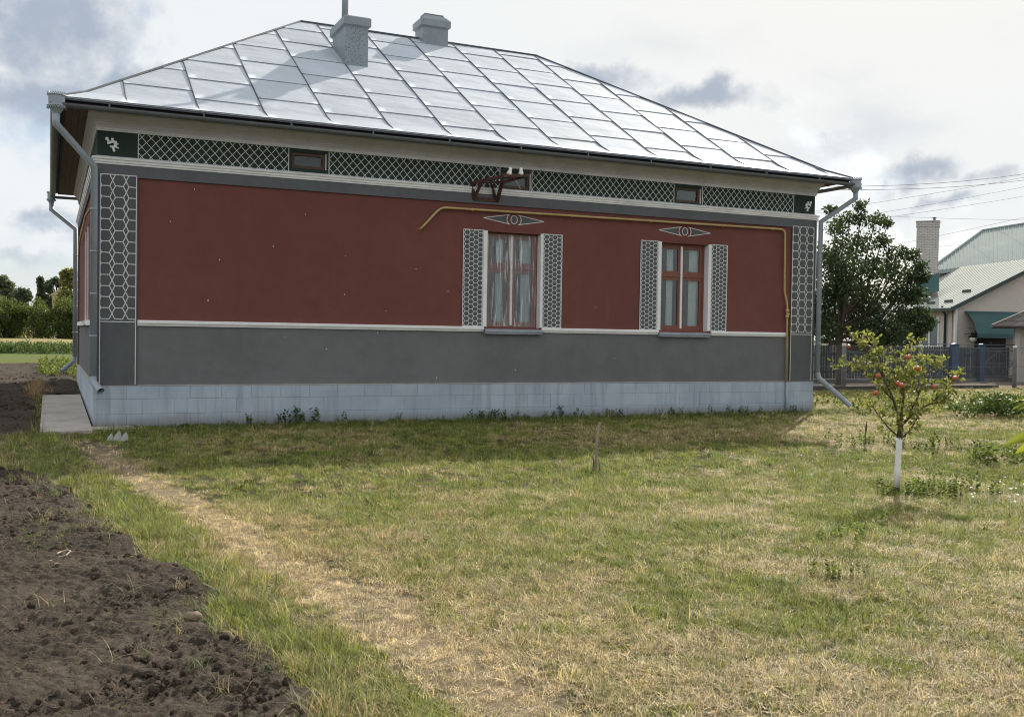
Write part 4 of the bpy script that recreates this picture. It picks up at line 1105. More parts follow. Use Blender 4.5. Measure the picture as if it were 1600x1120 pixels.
# hedge: individual bushes at the far side of the fields
hb = []
for k in range(3):
    r_ = np.random.default_rng(40 + k); cs_, rs_, ns_ = [], [], []
    for i in range(30):
        a = r_.uniform(0, 6.28); rr = r_.uniform(0, 1.0); z = r_.uniform(.10, 2.7)
        cs_.append((rr * 1.2 * math.cos(a), rr * 1.0 * math.sin(a), z)); s = r_.uniform(.35, .62) * (1.15 - .12 * z); rs_.append((s, s, s * 1.1)); ns_.append(170)
    V, F = leaf_cloud(cs_, rs_, ns_, .19, 60 + k, droop=-.6, aspect=.5); hb.append(fast_mesh('bush_foliage', V, F, M['leaf_hedge']))
i = 0; seen = 0
ORD = ['leftmost', 'second', 'third', 'fourth', 'fifth', 'sixth', 'seventh']
for x in np.arange(-13, 9, 1.45):
    xx = x + random.uniform(-.3, .3); yy = 82 + random.uniform(-.8, .8)
    dv_ = np.array([xx, yy, 2.0]) - CAM; pxb = 800 + FPX * (dv_ @ cR) / (dv_ @ cW)
    if -8 < pxb < 132 and seen < 7:
        blb = ORD[seen] + (' of the hedgerow bushes counted from the left edge of the photo' if seen == 0 else ' hedgerow bush counted from the left edge of the photo'); seen += 1
    else: blb = 'hedgerow bush standing out of sight of the gap left of the house'
    t = thing('bush', blb, 'bush', (xx, yy, float(H(xx, yy)) - .1), 'bushes of the far hedgerow')
    o = bpy.data.objects.new('foliage', hb[i % 3]); link(o, t); o['kind'] = 'stuff'
    s = random.uniform(1.02, 1.30); t.scale = (1.1, 1.0, s); t.rotation_euler = (0, 0, random.uniform(0, 6))
    i += 1
def far_tree(name, label, px, pytop, pybase, D_, wpx, mt, seed, conic=False):
    base = dp(px, pybase, D_); top = dp(px, pytop, D_); h = top[2] - 0.0; R_ = wpx / FPX * D_
    base[2] = float(H(base[0], base[1]))
    t = thing(name, label, 'tree', tuple(base)); r_ = np.random.default_rng(seed)
    part('trunk', MB().tube([base, base + np.array([0, 0, h * .45]), base + np.array([0, 0, h * .9])], [.3, .22, .06], 6), M['bark'], t)
    cs_, rs_, ns_ = [], [], []
    for k in range(34):
        z = r_.uniform(.25, .97); a = r_.uniform(0, 6.28)
        prof = (1.05 - z) * .9 if conic else math.sin(math.pi * min(1, (z - .1) / .98)) ** .6
        rr = R_ * prof * r_.random() ** .5
        cs_.append(base + np.array([rr * math.cos(a), rr * math.sin(a), z * h])); s = R_ * (.14 if conic else .26) * r_.uniform(.7, 1.3); rs_.append((s, s, s)); ns_.append(110)
    V, F = leaf_cloud(cs_, rs_, ns_, .42, seed, aspect=.6); fast_part('crown', V, F, mt, t, kind='stuff')
far_tree('broadleaf_tree', 'far grey green tree behind the hedgerow at the left edge of the photo', 4, 441, 528, 135, 19, M['leaf_far'], 1)
far_tree('broadleaf_tree', 'far rounded grey green tree behind the hedgerow left of the house', 88, 443, 528, 135, 20, M['leaf_far'], 2)
far_tree('spruce_tree', 'far narrow spruce tip rising behind the hedgerow', 63, 440, 528, 133, 10, M['leaf_far'], 3, True)
far_tree('willow_tree', 'yellowish ragged tree above the hedgerow right beside the house corner', 110, 428, 528, 110, 15, M['leaf_willow'], 4)
far_tree('broadleaf_tree', 'low far bush top peeping over the hedgerow between two trees', 32, 458, 528, 134, 16, M['leaf_far'], 9)
bn = dp(101, 455, 125); bz = float(H(bn[0], bn[1]))
barn = thing('barn', 'pale yellow gable of a far barn above the hedgerow', 'barn', (bn[0], bn[1], bz))
part('wall', MB().box(bn[0] - 1.4, bn[0] + 1.4, bn[1], bn[1] + 4, bz, bz + 4.9), noisy('pale_yellow_wall', (.42, .36, .22), .9, .1, 1, 0), barn)
part('roof', MB().prism([(bn[0] - 1.7, bz + 4.9), (bn[0] + 1.7, bz + 4.9), (bn[0], bz + 6.2)], bn[1] - .2, bn[1] + 4.2), noisy('pale_barn_roof', (.42, .37, .26), .9, .1, 1, 0), barn)

# ------------------------------------------------------------------ right side: wire fence, picket fence, gates
M['post'] = noisy('grey_post', (.20, .205, .205), .85, .25, 6, .3, 30)
M['mesh'] = mat('fence_wire', (.16, .165, .17), .5, .5)[0]
M['picket'] = noisy('dark_blue_picket', (.052, .062, .078), .7, .25, 3, .1, 30, objvar=.4)
M['blue'] = noisy('blue_steel', (.035, .070, .150), .5, .2, 3, .05, 30)
M['slatebars'] = noisy('grey_blue_bar', (.11, .14, .18), .5, .2, 3, 0)
FY = 7.85
fx = [float(at(1318, 600, FY)[0]) - 4.05 * 1, float(at(1318, 600, FY)[0]), float(at(1437, 600, FY)[0]), float(at(1585, 600, FY)[0]), float(at(1585, 600, FY)[0]) + 4.0]
fence = thing('wire_fence', 'sagging chain link fence on grey posts with white tops beyond the apple tree', 'fence', (fx[1], FY, 0))
for x in fx:
    lean = random.uniform(-.04, .04)
    po = part('post', MB().tube([(x, FY, -.2), (x + lean * .5, FY, .75), (x + lean, FY, 1.40)], [.075, .07, .065], 8), M['post'], fence, smooth=True)
    part('post_cap', MB().tube([(x + lean, FY, 1.401), (x + lean, FY, 1.50)], [.07, .068], 8), M['white'], po)
mb = MB(); x0, x1, zt, zb = fx[0], fx[-1], 1.42, .12; s = .085; hgt = zt - zb; wv = .0035
for k in range(int((x1 - x0 + hgt) / s)):
    for sg in (1, -1):
        xa = x0 - hgt + k * s if sg > 0 else x0 + k * s; xb = xa + hgt * sg
        za, zb_ = zb, zt
        # clip to the run
        def cl(xa, za, xb, zb2):
            r = clip_seg((xa, za), (xb, zb2), x0, x1, zb, zt); return r
        r = cl(xa, za, xb, zb_)
        if r:
            (a0, a1), (b0, b1) = r; y = FY - .08 + .004 * sg
            n_ = np.array([-(b1 - a1), b0 - a0]); n_ = n_ / np.linalg.norm(n_) * wv
            mb.add([(a0 - n_[0], y, a1 - n_[1]), (b0 - n_[0], y, b1 - n_[1]), (b0 + n_[0], y, b1 + n_[1]), (a0 + n_[0], y, a1 + n_[1])], [(0, 1, 2, 3)])
part('chain_link', mb, M['mesh'], fence, kind='stuff')
mb = MB()
for z in (1.43, .75, .14):
    for a, b in zip(fx[:-1], fx[1:]): mb.tube(cat((a, FY - .085, z), (b, FY - .085, z), .03, 8), .007, 5)
part('tension_wire', mb, M['mesh'], fence)
kb = part('kerb', MB().box(17.5, 29.2, 7.0, 7.14, -.2, .13), noisy('dark_kerb', (.07, .066, .06), .9, .3, 3, .3, 30), kind='structure'); tag(kb, 'low dark kerb at the foot of the wire fence', 'kerb')

PY = 12.2
pxs = lambda px: float(at(px, 570, PY)[0])
pf = thing('picket_fence', 'dark blue grey picket fence of close upright boards before the neighbouring house', 'fence', (pxs(1400), PY, 0))
zt = 1.36
x = pxs(1255); xe = pxs(1574); k = 0; pick_me = {}
while x < xe:
    wd = .10; gap = random.uniform(.022, .045)
    o = part('picket', MB().add([(x, PY, .12), (x + wd, PY, .12), (x + wd, PY + .02, .12), (x, PY + .02, .12), (x, PY, zt), (x + wd, PY, zt), (x + wd, PY + .02, zt), (x, PY + .02, zt), (x + wd / 2, PY, zt + .05), (x + wd / 2, PY + .02, zt + .05)],
        [(0, 1, 5, 8, 4), (1, 2, 6, 5), (3, 0, 4, 7), (2, 3, 7, 9, 6), (4, 8, 9, 7), (8, 5, 6, 9)]), M['picket'], pf)
    x += wd + gap
for z in (.38, 1.05): part('rail', MB().box(pxs(1255), xe, PY + .021, PY + .07, z - .04, z + .04), M['picket'], pf)
part('footing', MB().box(pxs(1255), xe, PY - .02, PY + .08, -.2, .11), M['post'], pf)
def gate(pa, pb, z0, z1, label, dirt):
    xa, xb = pxs(pa), pxs(pb); y = PY - .16
    g = thing('metal_gate', label, 'gate', ((xa + xb) / 2, y, 0))
    mb = MB(); r = .022
    for p, q in (((xa, z0), (xb, z0)), ((xa, z1), (xb, z1)), ((xa, z0), (xa, z1)), ((xb, z0), (xb, z1)), ((xa, (z0 + z1) / 2), (xb, (z0 + z1) / 2))): mb.tube([(p[0], y, p[1]), (q[0], y, q[1])], r, 6)
    part('gate_frame', mb, M['slatebars'], g)
    xm, zm = (xa + xb) / 2, (z0 + z1) / 2
    mb = MB()
    for p, q in (((xa, zm), (xm, z1)), ((xm, z1), (xb, zm)), ((xb, zm), (xm, z0)), ((xm, z0), (xa, zm))): mb.tube([(p[0], y - .03, p[1]), (q[0], y - .03, q[1])], .016, 6)
    part('diamond_brace', mb, M['slatebars'], g)
    nb = 9
    for k in range(1, nb):
        xx = xa + (xb - xa) * k / nb; part('gate_bar', MB().tube([(xx, y + .03, z0), (xx, y + .03, z1)], .008, 5), M['slatebars'], g)
gate(1290, 1340, .22, 1.15, 'grey blue gate leaf with diamond brace just right of the house corner', 0)
gate(1436, 1476, .2, 1.25, 'grey blue gate leaf with diamond brace left of the bright blue pillar', 0)
gate(1531, 1578, .2, 1.25, 'grey blue gate leaf with diamond brace in front of the black door', 0)
for pa, pb, lb in ((1402, 1410, 'bright blue steel fence pillar behind the apple tree crown'), (1480, 1491, 'wide bright blue steel fence pillar below the white corner trim'), (1524, 1531, 'narrow blue steel fence pillar left of the black door')):
    xa, xb = pxs(pa), pxs(pb)
    o = part('fence_pillar', MB().box(xa, xb, PY - .24, PY - .1, -.2, 1.5).prism([(xa - .01, 1.501), (xb + .01, 1.501), ((xa + xb) / 2, 1.545)], PY - .25, PY - .09), M['blue'], bevel=.006)
    tag(o, lb, 'pillar', 'blue fence pillars')
tr = part('fence_rail', MB().tube([(pxs(1255), PY - .3, 1.50), (pxs(1640), PY - .3, 1.50)], .02, 6), M['slatebars']); tag(tr, 'long thin steel rail along the top of the picket fence', 'rail')

# ------------------------------------------------------------------ neighbouring house
M['nwall'] = noisy('pink_beige_render', (.60, .54, .48), .9, .07, .8, .15, 50)
M['nroof'] = noisy('pale_green_sheet', (.46, .48, .44), .9, .06, 1.2, 0.0, spec=.1)
M['nroof2'] = noisy('grey_green_sheet', (.30, .345, .335), .9, .06, 1.2, 0.0, spec=.1)
M['teal'] = noisy('teal_awning', (.045, .105, .105), .7, .1, 1, 0)
M['tealtrim'] = noisy('dark_green_trim', (.040, .065, .065), .5, .1, 1, 0)
M['wbrick'] = noisy('white_brick', (.50, .48, .46), .85, .15, 3, .2, 40, objvar=.3)
M['mortar'] = noisy('grey_mortar', (.20, .19, .185), .9, .1, 4, 0)
M['door'] = noisy('black_door', (.016, .016, .02), .4, .1, 2, 0)
M['tile'] = noisy('grey_roof_tile', (.15, .135, .125), .8, .2, 2, .2, 20, objvar=.4)
C0 = dp(1491, 585, 46.0); C0[2] = 0.0
lat = np.array([cW[1], -cW[0], 0.0]); lat /= np.linalg.norm(lat)
vr = ray(1500, 560); dep = np.array([vr[0], vr[1], 0.0]); dep /= np.linalg.norm(dep); latR = np.array([dep[1], -dep[0], 0.0])
g_ = latR * .86 + dep * .51; g_ /= np.linalg.norm(g_)      # along the gable wall
s_ = -latR * .51 + dep * .86; s_ /= np.linalg.norm(s_)     # along the left side wall, going back
UZ = np.array([0, 0, 1.0])
nh = thing('house', 'beige neighbouring house with pale green roof and white brick chimney', 'house', tuple(C0))
def nP(u, v, z): return C0 + g_ * u + s_ * v + UZ * z
def nbox(u0, u1, v0, v1, z0, z1):
    return MB().add([nP(u0, v0, z0), nP(u1, v0, z0), nP(u1, v1, z0), nP(u0, v1, z0), nP(u0, v0, z1), nP(u1, v0, z1), nP(u1, v1, z1), nP(u0, v1, z1)],
                    [(0, 3, 2, 1), (4, 5, 6, 7), (0, 1, 5, 4), (1, 2, 6, 5), (2, 3, 7, 6), (3, 0, 4, 7)])
EZ = 3.30; pitch = .50; GW = 9.0; SD = 5.2
wl = nbox(0, GW, 0, .3, -.2, EZ); wl.add([nP(0, 0, EZ), nP(GW, 0, EZ), nP(GW / 2, 0, EZ + pitch * GW / 2), nP(0, .3, EZ), nP(GW, .3, EZ), nP(GW / 2, .3, EZ + pitch * GW / 2)], [(0, 1, 2), (3, 5, 4), (0, 2, 5, 3), (1, 4, 5, 2)])
part('wall', wl, M['nwall'], nh)
part('wall', nbox(0, .3, .3, SD, -.2, EZ), M['nwall'], nh)
part('corner_trim', nbox(-.05, .06, -.05, .06, -.2, EZ - .02), M['white'], nh)
# roof 1: left slope of the porch gable with standing ribs
def slope(u, v, o=0.0): return nP(u, v, EZ + .06 + pitch * u + o)
rb = MB(); O = -.45; VO = -.38
rb.add([slope(O, VO), slope(GW / 2, VO), slope(GW / 2, 8), slope(O, 8), slope(O, VO, -.10), slope(GW / 2, VO, -.10), slope(GW / 2, 8, -.10), slope(O, 8, -.10)], [(0, 1, 2, 3), (7, 6, 5, 4), (0, 4, 5, 1), (3, 2, 6, 7), (0, 3, 7, 4), (1, 5, 6, 2)])
rf1 = part('roof', rb, M['nroof'], nh)
for v in np.arange(VO + .3, 7.9, .33):
    part('roof_rib', MB().beam(slope(O, v, .012), slope(GW / 2, v, .012), .03, .012), M['nroof'], rf1)
part('roof_edge', MB().beam(slope(O, VO - .012, -.05), slope(GW / 2, VO - .012, -.05), .02, .20), M['tealtrim'], rf1)
part('roof_edge', MB().beam(slope(O, VO - .026, .05), slope(GW / 2, VO - .026, .05), .02, .03), M['white'], rf1)
part('roof_edge', MB().beam(slope(O - .01, VO, -.06), slope(O - .01, SD, -.06), .02, .14), M['tealtrim'], rf1)
for u, v in ((.15, .55), (1.15, .75), (.05, 1.9), (.35, 3.0), (.12, 3.6)):
    part('snow_guard', MB().beam(slope(u, v, .06), slope(u, v + .7, .06), .03, .12), M['tealtrim'], rf1)
# other slope + big roof behind
rb = MB(); rb.add([nP(GW / 2, VO, EZ + .06 + pitch * GW / 2), nP(GW + .4, VO, EZ - .14), nP(GW + .4, 8, EZ - .14), nP(GW / 2, 8, EZ + .06 + pitch * GW / 2)], [(0, 1, 2, 3)])
part('roof', rb, M['nroof'], nh)
e0, e1 = dp(1449, 424, 53), dp(1700, 395, 56); r0_, r1_ = dp(1535, 361, 59), dp(1700, 334, 62)
bk = (e0 + r0_) / 2 + dep * 8
b0 = np.array([e0[0], e0[1], e0[2]]) + dep * 11; b1 = np.array([e1[0], e1[1], e1[2]]) + dep * 11
rb = MB().add([e0, e1, r1_, r0_, b0, b1, e0 - UZ * .2, e1 - UZ * .2], [(0, 1, 2, 3), (4, 0, 3), (3, 2, 5, 4), (6, 7, 1, 0)])
rf2 = part('roof', rb, M['nroof2'], nh); rf2['label'] = 'taller grey green roof at the back'
for t in np.linspace(0.02, .98, 42):
    lo = e0 * (1 - t) + e1 * t; f_ = min(1.0, t / .30) if t < .30 else 1.0
    tt = t; hi = (r0_ * (1 - max(0, (t - .0))) + r1_ * t) if t > .0 else r0_
    ridge = r0_ + (r1_ - r0_) * max(0, (t - .33) / .67); up = ridge if t > .33 else e0 + (r0_ - e0) * (t / .33); up = lo + (up - lo) * .985
    nrm = UZ * .02 - dep * .02
    part('roof_rib', MB().beam(lo + nrm, up + nrm, .04, .02), M['nroof2'], rf2)
part('ridge_cap', MB().tube([e0 + UZ * .04, r0_ + UZ * .04, r1_ + UZ * .04], .07, 6), M['nroof2'], rf2)
bw = MB(); q = [e0 + dep * .5, e1 + dep * .5, e1 + dep * 10, e0 + dep * 10]
bw.add([p * np.array([1, 1, 0]) for p in q] + [p - UZ * .15 for p in q], [(0, 1, 5, 4), (1, 2, 6, 5), (2, 3, 7, 6), (3, 0, 4, 7)])
part('wall', bw, M['nwall'], nh)
# brick chimney
CD = 50.0
ca = dp(1432.5, 347, CD); cb = dp(1464.5, 349, CD); cz0 = 2.6; cz1 = ca[2]
cxv = cb - ca; cxv[2] = 0; cwid = np.linalg.norm(cxv); cxv = latR.copy(); cyv = dep.copy()
def cP(u, v, z): return np.array([ca[0], ca[1], 0]) + cxv * u + cyv * v + UZ * z
def cbox(u0, u1, v0, v1, z0, z1): return MB().add([cP(u0, v0, z0), cP(u1, v0, z0), cP(u1, v1, z0), cP(u0, v1, z0), cP(u0, v0, z1), cP(u1, v0, z1), cP(u1, v1, z1), cP(u0, v1, z1)],
                    [(0, 3, 2, 1), (4, 5, 6, 7), (0, 1, 5, 4), (1, 2, 6, 5), (2, 3, 7, 6), (3, 0, 4, 7)])
ch = part('chimney', cbox(.012, cwid - .012, .012, .9, cz0, cz1 - .05), M['mortar'], nh); ch['label'] = 'tall white brick chimney'
bh, bl = .082, .25; nrow = int((cz1 - cz0) / bh); bmx = MB()
for r in range(nrow):
    z = cz1 - (r + 1) * bh; e = .03 if r < 3 else 0
    u = -e - (bl / 2 if r % 2 else 0)
    while u < cwid + e:
        a, b = max(u, -e) + .006, min(u + bl, cwid + e) - .006
        if b - a > .03:
            dv = random.uniform(-.004, .004); bb = cbox(a, b, -e + dv, .012, z + .006, z + bh - .006); bmx.add(bb.v, bb.f)
        u += bl
    v = .02
    while v < .88:
        for ua, ub in ((-e, .012), (cwid - .012, cwid + e)):
            bb = cbox(ua, ub, v, min(v + bl - .012, .9), z + .006, z + bh - .006); bmx.add(bb.v, bb.f)
        v += bl
part('bricks', bmx, M['wbrick'], ch, kind='stuff')
part('chimney_cap', cbox(-.05, cwid + .05, -.05, .95, cz1 + .002, cz1 + .05), M['concrete'], ch)
part('flue_pipe', MB().tube([cP(cwid * .78, .4, cz1), cP(cwid * .78, .4, cz1 + .22)], .06, 8).tube([cP(cwid * .78, .4, cz1 + .23), cP(cwid * .78, .4, cz1 + .25)], .11, 8), M['gutter'], ch)
sk = MB(); a = dp(1440, 456, 50.0); b = dp(1468, 452, 49.0); c = dp(1465, 424, 50.0); d_ = dp(1440, 437, 51.5)
part('chimney_skirt', MB().add([cP(-.08, -.06, 4.55), cP(cwid + .06, -.06, 5.0), cP(cwid + .10, -.9, 4.05), cP(-.12, -.9, 3.75), cP(-.08, -.06, 4.2), cP(cwid + .06, -.06, 4.2)], [(0, 3, 2, 1), (0, 1, 5, 4)]), M['teal'], ch)
# window, downspout, awning, door
vw0, vw1 = 1.35, 3.05
wf = MB()
for v0, v1, z0, z1 in ((vw0, vw0 + .09, 1.30, 2.75), (vw1 - .09, vw1, 1.30, 2.75), (vw0 + .09, vw1 - .09, 1.30, 1.39), (vw0 + .09, vw1 - .09, 2.66, 2.75), ((vw0 + vw1) / 2 - .05, (vw0 + vw1) / 2 + .05, 1.39, 2.66)):
    bb = nbox(-.05, -.001, v0, v1, z0, z1); wf.add(bb.v, bb.f)
nw = part('window', wf, M['white'], nh)
for a, b in ((vw0 + .09, (vw0 + vw1) / 2 - .05), ((vw0 + vw1) / 2 + .05, vw1 - .09)):
    part('pane', nbox(-.02, -.004, a, b, 1.39, 2.66), mat('dim_pane', (.10, .115, .13), .15)[0], nw)
part('sill', nbox(-.14, -.052, vw0 - .05, vw1 + .05, 1.25, 1.295), M['white'], nw)
part('downspout', MB().tube([nP(-.35, .55, EZ - .05), nP(-.35, .55, EZ - .2), nP(-.08, .75, EZ - .45), nP(-.08, .75, -.1)], .055, 8), M['tealtrim'], nh, smooth=True)
part('downspout', MB().tube([nP(-.03, .22, EZ - .2), nP(-.03, .22, .2)], .012, 5), M['tealtrim'], nh)['label'] = 'thin conduit beside the white corner trim'
aw_u0, aw_u1 = .42, 3.6
mb = MB(); q = []; prof = [(0.0, 3.02), (.35, 2.86), (.75, 2.5), (1.05, 1.98), (1.08, 1.80)]
for u in (aw_u0, aw_u1):
    for v, z in prof: q.append(nP(u, -v, z))
f = [(i, i + 1, i + 6, i + 5) for i in range(4)]; mb.add(q, f)
mb2 = MB(); q = []
for u in (aw_u0, aw_u1):
    q = [nP(u, -.02, 3.0)] + [nP(u, -v, z) for v, z in prof]; mb2.add(q, [tuple(range(6))])
aw = part('awning', mb, M['teal'], nh)
part('awning_frame', MB().tube([nP(aw_u0 + .02, -v, z - .02) for v, z in prof], .02, 6).tube([nP(aw_u1 - .02, -v, z - .02) for v, z in prof], .02, 6).tube([nP(aw_u0, -1.08, 1.8), nP(aw_u1, -1.08, 1.8)], .02, 6).tube([nP(aw_u0 + .02, 0, 1.95), nP(aw_u0 + .02, -.95, 2.05)], .018, 6), M['tealtrim'], aw)
dr = part('door', nbox(.95, 2.45, -.04, -.001, -.1, 2.12), M['door'], nh)
part('handle', MB().tube([nP(1.70, -.09, 1.0), nP(1.70, -.09, 1.30)], .025, 6).tube([nP(1.70, -.06, 1.18), nP(1.86, -.10, 1.18)], .018, 6), M['pipe'], dr)
part('peephole', MB().tube([nP(1.70, -.05, 1.58), nP(1.70, -.08, 1.58)], .03, 8), M['pipe'], dr)
# wall pier and white trim to the right
part('wall_trim', nbox(4.0, 5.2, -.06, -.001, 3.72, 3.95), M['white'], nh)
# hanging pot left of the door
hpz = 1.62; hc = nP(.62, -.45, hpz)
pot = thing('flower_pot', 'white hanging flower pot on the wall left of the black door', 'flower pot', tuple(hc))
part('pot', MB().tube([hc + UZ * .0, hc + UZ * .08, hc + UZ * .18], [.09, .14, .17], 12), M['white'], pot, smooth=True)
V, F = leaf_cloud([hc + UZ * .26], [(.2, .2, .14)], [160], .09, 3); fast_part('plant', V, F, M['leaf_weed'], pot, kind='stuff')
part('hanger', MB().tube([hc + UZ * .18 + lat * .15, hc + UZ * .6], .006, 4).tube([hc + UZ * .18 - lat * .15, hc + UZ * .6], .006, 4).tube([hc + UZ * .6, nP(.62, 0, hpz + .62)], .008, 4), M['tealtrim'], pot)

# small tiled gatehouse at the right edge
G0 = dp(1592, 590, 41.5); G0[2] = 0
kb_ = thing('gatehouse', 'small beige gatehouse with grey tiled roof at the right edge', 'gatehouse', tuple(G0))
def gP(u, v, z): return G0 + latR * u + dep * v + UZ * z
def gbox(u0, u1, v0, v1, z0, z1): return MB().add([gP(u0, v0, z0), gP(u1, v0, z0), gP(u1, v1, z0), gP(u0, v1, z0), gP(u0, v0, z1), gP(u1, v0, z1), gP(u1, v1, z1), gP(u0, v1, z1)],
                    [(0, 3, 2, 1), (4, 5, 6, 7), (0, 1, 5, 4), (1, 2, 6, 5), (2, 3, 7, 6), (3, 0, 4, 7)])
part('wall', gbox(-.15, 3.0, 0, 2.2, -.2, 2.25), noisy('light_beige_render', (.50, .45, .40), .9, .06, 1, 0), kb_)
part('pillar', gbox(-.18, -.0, -.03, -.001, -.2, 2.24), noisy('pale_pillar', (.58, .55, .52), .9, .06, 1, 0), kb_)
tr_ = part('roof', MB().add([gP(-1.05, -.7, 2.22), gP(3.9, -.7, 2.22), gP(3.9, 2.9, 2.22), gP(-1.05, 2.9, 2.22), gP(1.42, 1.1, 3.5)], [(0, 1, 4), (1, 2, 4), (2, 3, 4), (3, 0, 4), (3, 2, 1, 0)]), M['tile'], kb_)
ax = gP(1.42, 1.1, 3.52); e_a = gP(-1.07, -.72, 2.26); e_b = gP(3.92, -.72, 2.26); e_c = gP(-1.07, 2.9, 2.26)
for (pa, pb) in ((e_a, e_b), (e_a, e_c)):
    for r in range(6):
        t0, t1 = r / 6, (r + 1) / 6
        l0, l1 = pa + (ax - pa) * t0, pb + (ax - pb) * t0; h0, h1 = pa + (ax - pa) * t1, pb + (ax - pb) * t1
        n = max(2, int(np.linalg.norm(l1 - l0) / .34))
        for k in range(n):
            a, b = (k + .04) / n, (k + .96) / n
            q = [l0 + (l1 - l0) * a + UZ * .035, l0 + (l1 - l0) * b + UZ * .035, h0 + (h1 - h0) * b + UZ * .008, h0 + (h1 - h0) * a + UZ * .008]
            q += [q[0] - UZ * .03, q[1] - UZ * .03]
            part('roof_tile', MB().add(q, [(0, 1, 2, 3), (4, 5, 1, 0)]), M['tile'], tr_)
part('hip_cap', MB().tube([e_a + UZ * .03, ax], .06, 6), M['tile'], tr_)

# ------------------------------------------------------------------ apple tree
ab = np.array([7.60, -9.47, float(H(7.6, -9.47))])
AD = 10.80
ap = thing('apple_tree', 'young apple tree with limewashed trunk and red apples', 'tree', tuple(ab))
def aP(px, py, dv=0.0): return dp(px, py, AD + dv)
tk = [ab + np.array([0, 0, -.05]), ab + np.array([.005, 0, .06]), aP(1403, 725), aP(1404, 700), aP(1405, 684)]
part('trunk', MB().tube([ab + np.array([0, 0, -.05]), ab + UZ * .05, ab + UZ * .085], [.044, .038, .034], 10), M['bark'], ap, smooth=True)
part('limewashed_trunk', MB().tube([ab + UZ * .07, aP(1402, 735), aP(1404, 705), aP(1405, 684)], [.036, .033, .031, .030], 10), M['lime'], ap, smooth=True)
part('trunk', MB().tube([aP(1405, 686), aP(1407, 668), aP(1407, 650)], [.030, .030, .027], 8), M['bark'], ap, smooth=True)
brs = [([(1407, 655), (1412, 620), (1410, 580), (1418, 550), (1422, 535)], -.05), ([(1406, 655), (1392, 615), (1378, 585), (1362, 560), (1345, 535), (1330, 522)], .1), ([(1398, 628), (1372, 600), (1352, 580), (1330, 572), (1310, 578)], -.15),
       ([(1408, 665), (1428, 645), (1450, 632), (1472, 615), (1492, 590), (1503, 578)], .0), ([(1420, 650), (1436, 615), (1444, 590), (1456, 570), (1470, 560)], .2), ([(1404, 682), (1388, 668), (1372, 648), (1362, 632)], -.2),
       ([(1409, 684), (1422, 672), (1432, 655), (1436, 640)], -.2), ([(1412, 620), (1400, 600), (1396, 575), (1398, 552)], .22), ([(1380, 590), (1376, 560), (1366, 538), (1350, 522)], .28), ([(1450, 632), (1470, 628), (1486, 612)], -.25), ([(1436, 615), (1420, 590), (1404, 580)], -.3),
       ([(1410, 600), (1428, 578), (1438, 560)], .35)]
LV = []; twigs = MB(); r_ = np.random.default_rng(12)
def add_leaf(store, p, dirn, size, aspect, r):
    a = np.array(dirn, float); a /= np.linalg.norm(a)
    b = np.cross(a, r.normal(size=3)); b /= np.linalg.norm(b); n = np.cross(a, b)
    fold = .18; cv = .22
    q = [p, p + a * .35 * size + b * aspect * .5 * size + n * fold * size * .5, p + a * .75 * size + b * aspect * .36 * size + n * (fold * .3 - cv * .3) * size, p + a * size - n * cv * size,
         p + a * .75 * size - b * aspect * .36 * size + n * (fold * .3 - cv * .3) * size, p + a * .35 * size - b * aspect * .5 * size + n * fold * size * .5, p + a * .4 * size, p + a * .75 * size - n * cv * .45 * size]
    store.append(q)
LF = [(0, 6, 1), (1, 6, 7, 2), (2, 7, 3), (0, 5, 6), (5, 4, 7, 6), (4, 3, 7)]
for bi, (pp, dv) in enumerate(brs):
    n = len(pp); pts = [aP(x, y, dv * i / (n - 1)) for i, (x, y) in enumerate(pp)]
    r0 = .015 if bi in (0, 1, 3) else .010
    part('branch', MB().tube(pts, list(np.linspace(r0, .004, n)), 6), M['bark'], ap, smooth=True)
    L_ = [np.array(p) for p in pts]
    for i in range(n - 1):
        seg = L_[i + 1] - L_[i]; m_ = int(np.linalg.norm(seg) / .021) + 1
        for k in range(m_):
            p = L_[i] + seg * (k / m_); frac = (i + k / m_) / (n - 1)
            if frac < .22 and r_.random() < .7: continue
            td = r_.normal(size=3); td[2] = abs(td[2]) * .4 + .1; td /= np.linalg.norm(td); tl = r_.uniform(.03, .19)
            e = p + td * tl
            if r_.random() < .5: twigs.tube([p, e], [.003, .0015], 3, caps=False)
            for j in range(r_.integers(4, 8)):
                s = r_.uniform(.4, 1.0); dd = td * .4 + r_.normal(size=3) * .7; dd[2] -= .15
                add_leaf(LV, p + td * tl * s, dd, r_.uniform(.036, .066), .52, r_)
part('twigs', twigs, M['bark'], ap, kind='stuff')
V = np.concatenate([np.array(q) for q in LV]); mb = MB(); mb.v = V.tolist(); mb.f = [tuple(i * 8 + c for c in f) for i in range(len(LV)) for f in LF]
part('foliage', mb, M['leaf_apple'], ap, kind='stuff')
am = MB(); nr, na = 7, 10; q = []
for i in range(nr + 1):
    th = math.pi * i / nr; rr = math.sin(th) * (1 + .06 * math.cos(th)); z = math.cos(th) * .92 - .18 * math.exp(-(rr / .3) ** 2) * (1 if math.cos(th) > 0 else -.6)
    for k in range(na): q.append((rr * math.cos(2 * math.pi * k / na), rr * math.sin(2 * math.pi * k / na), z))
apf = [(i * na + k, (i + 1) * na + k, (i + 1) * na + (k + 1) % na, i * na + (k + 1) % na) for i in range(nr) for k in range(na)]
ame = bpy.data.meshes.new('apple'); ame.from_pydata(q, [], apf); ame.materials.append(M['apple']); ame.polygons.foreach_set('use_smooth', [True] * len(apf))
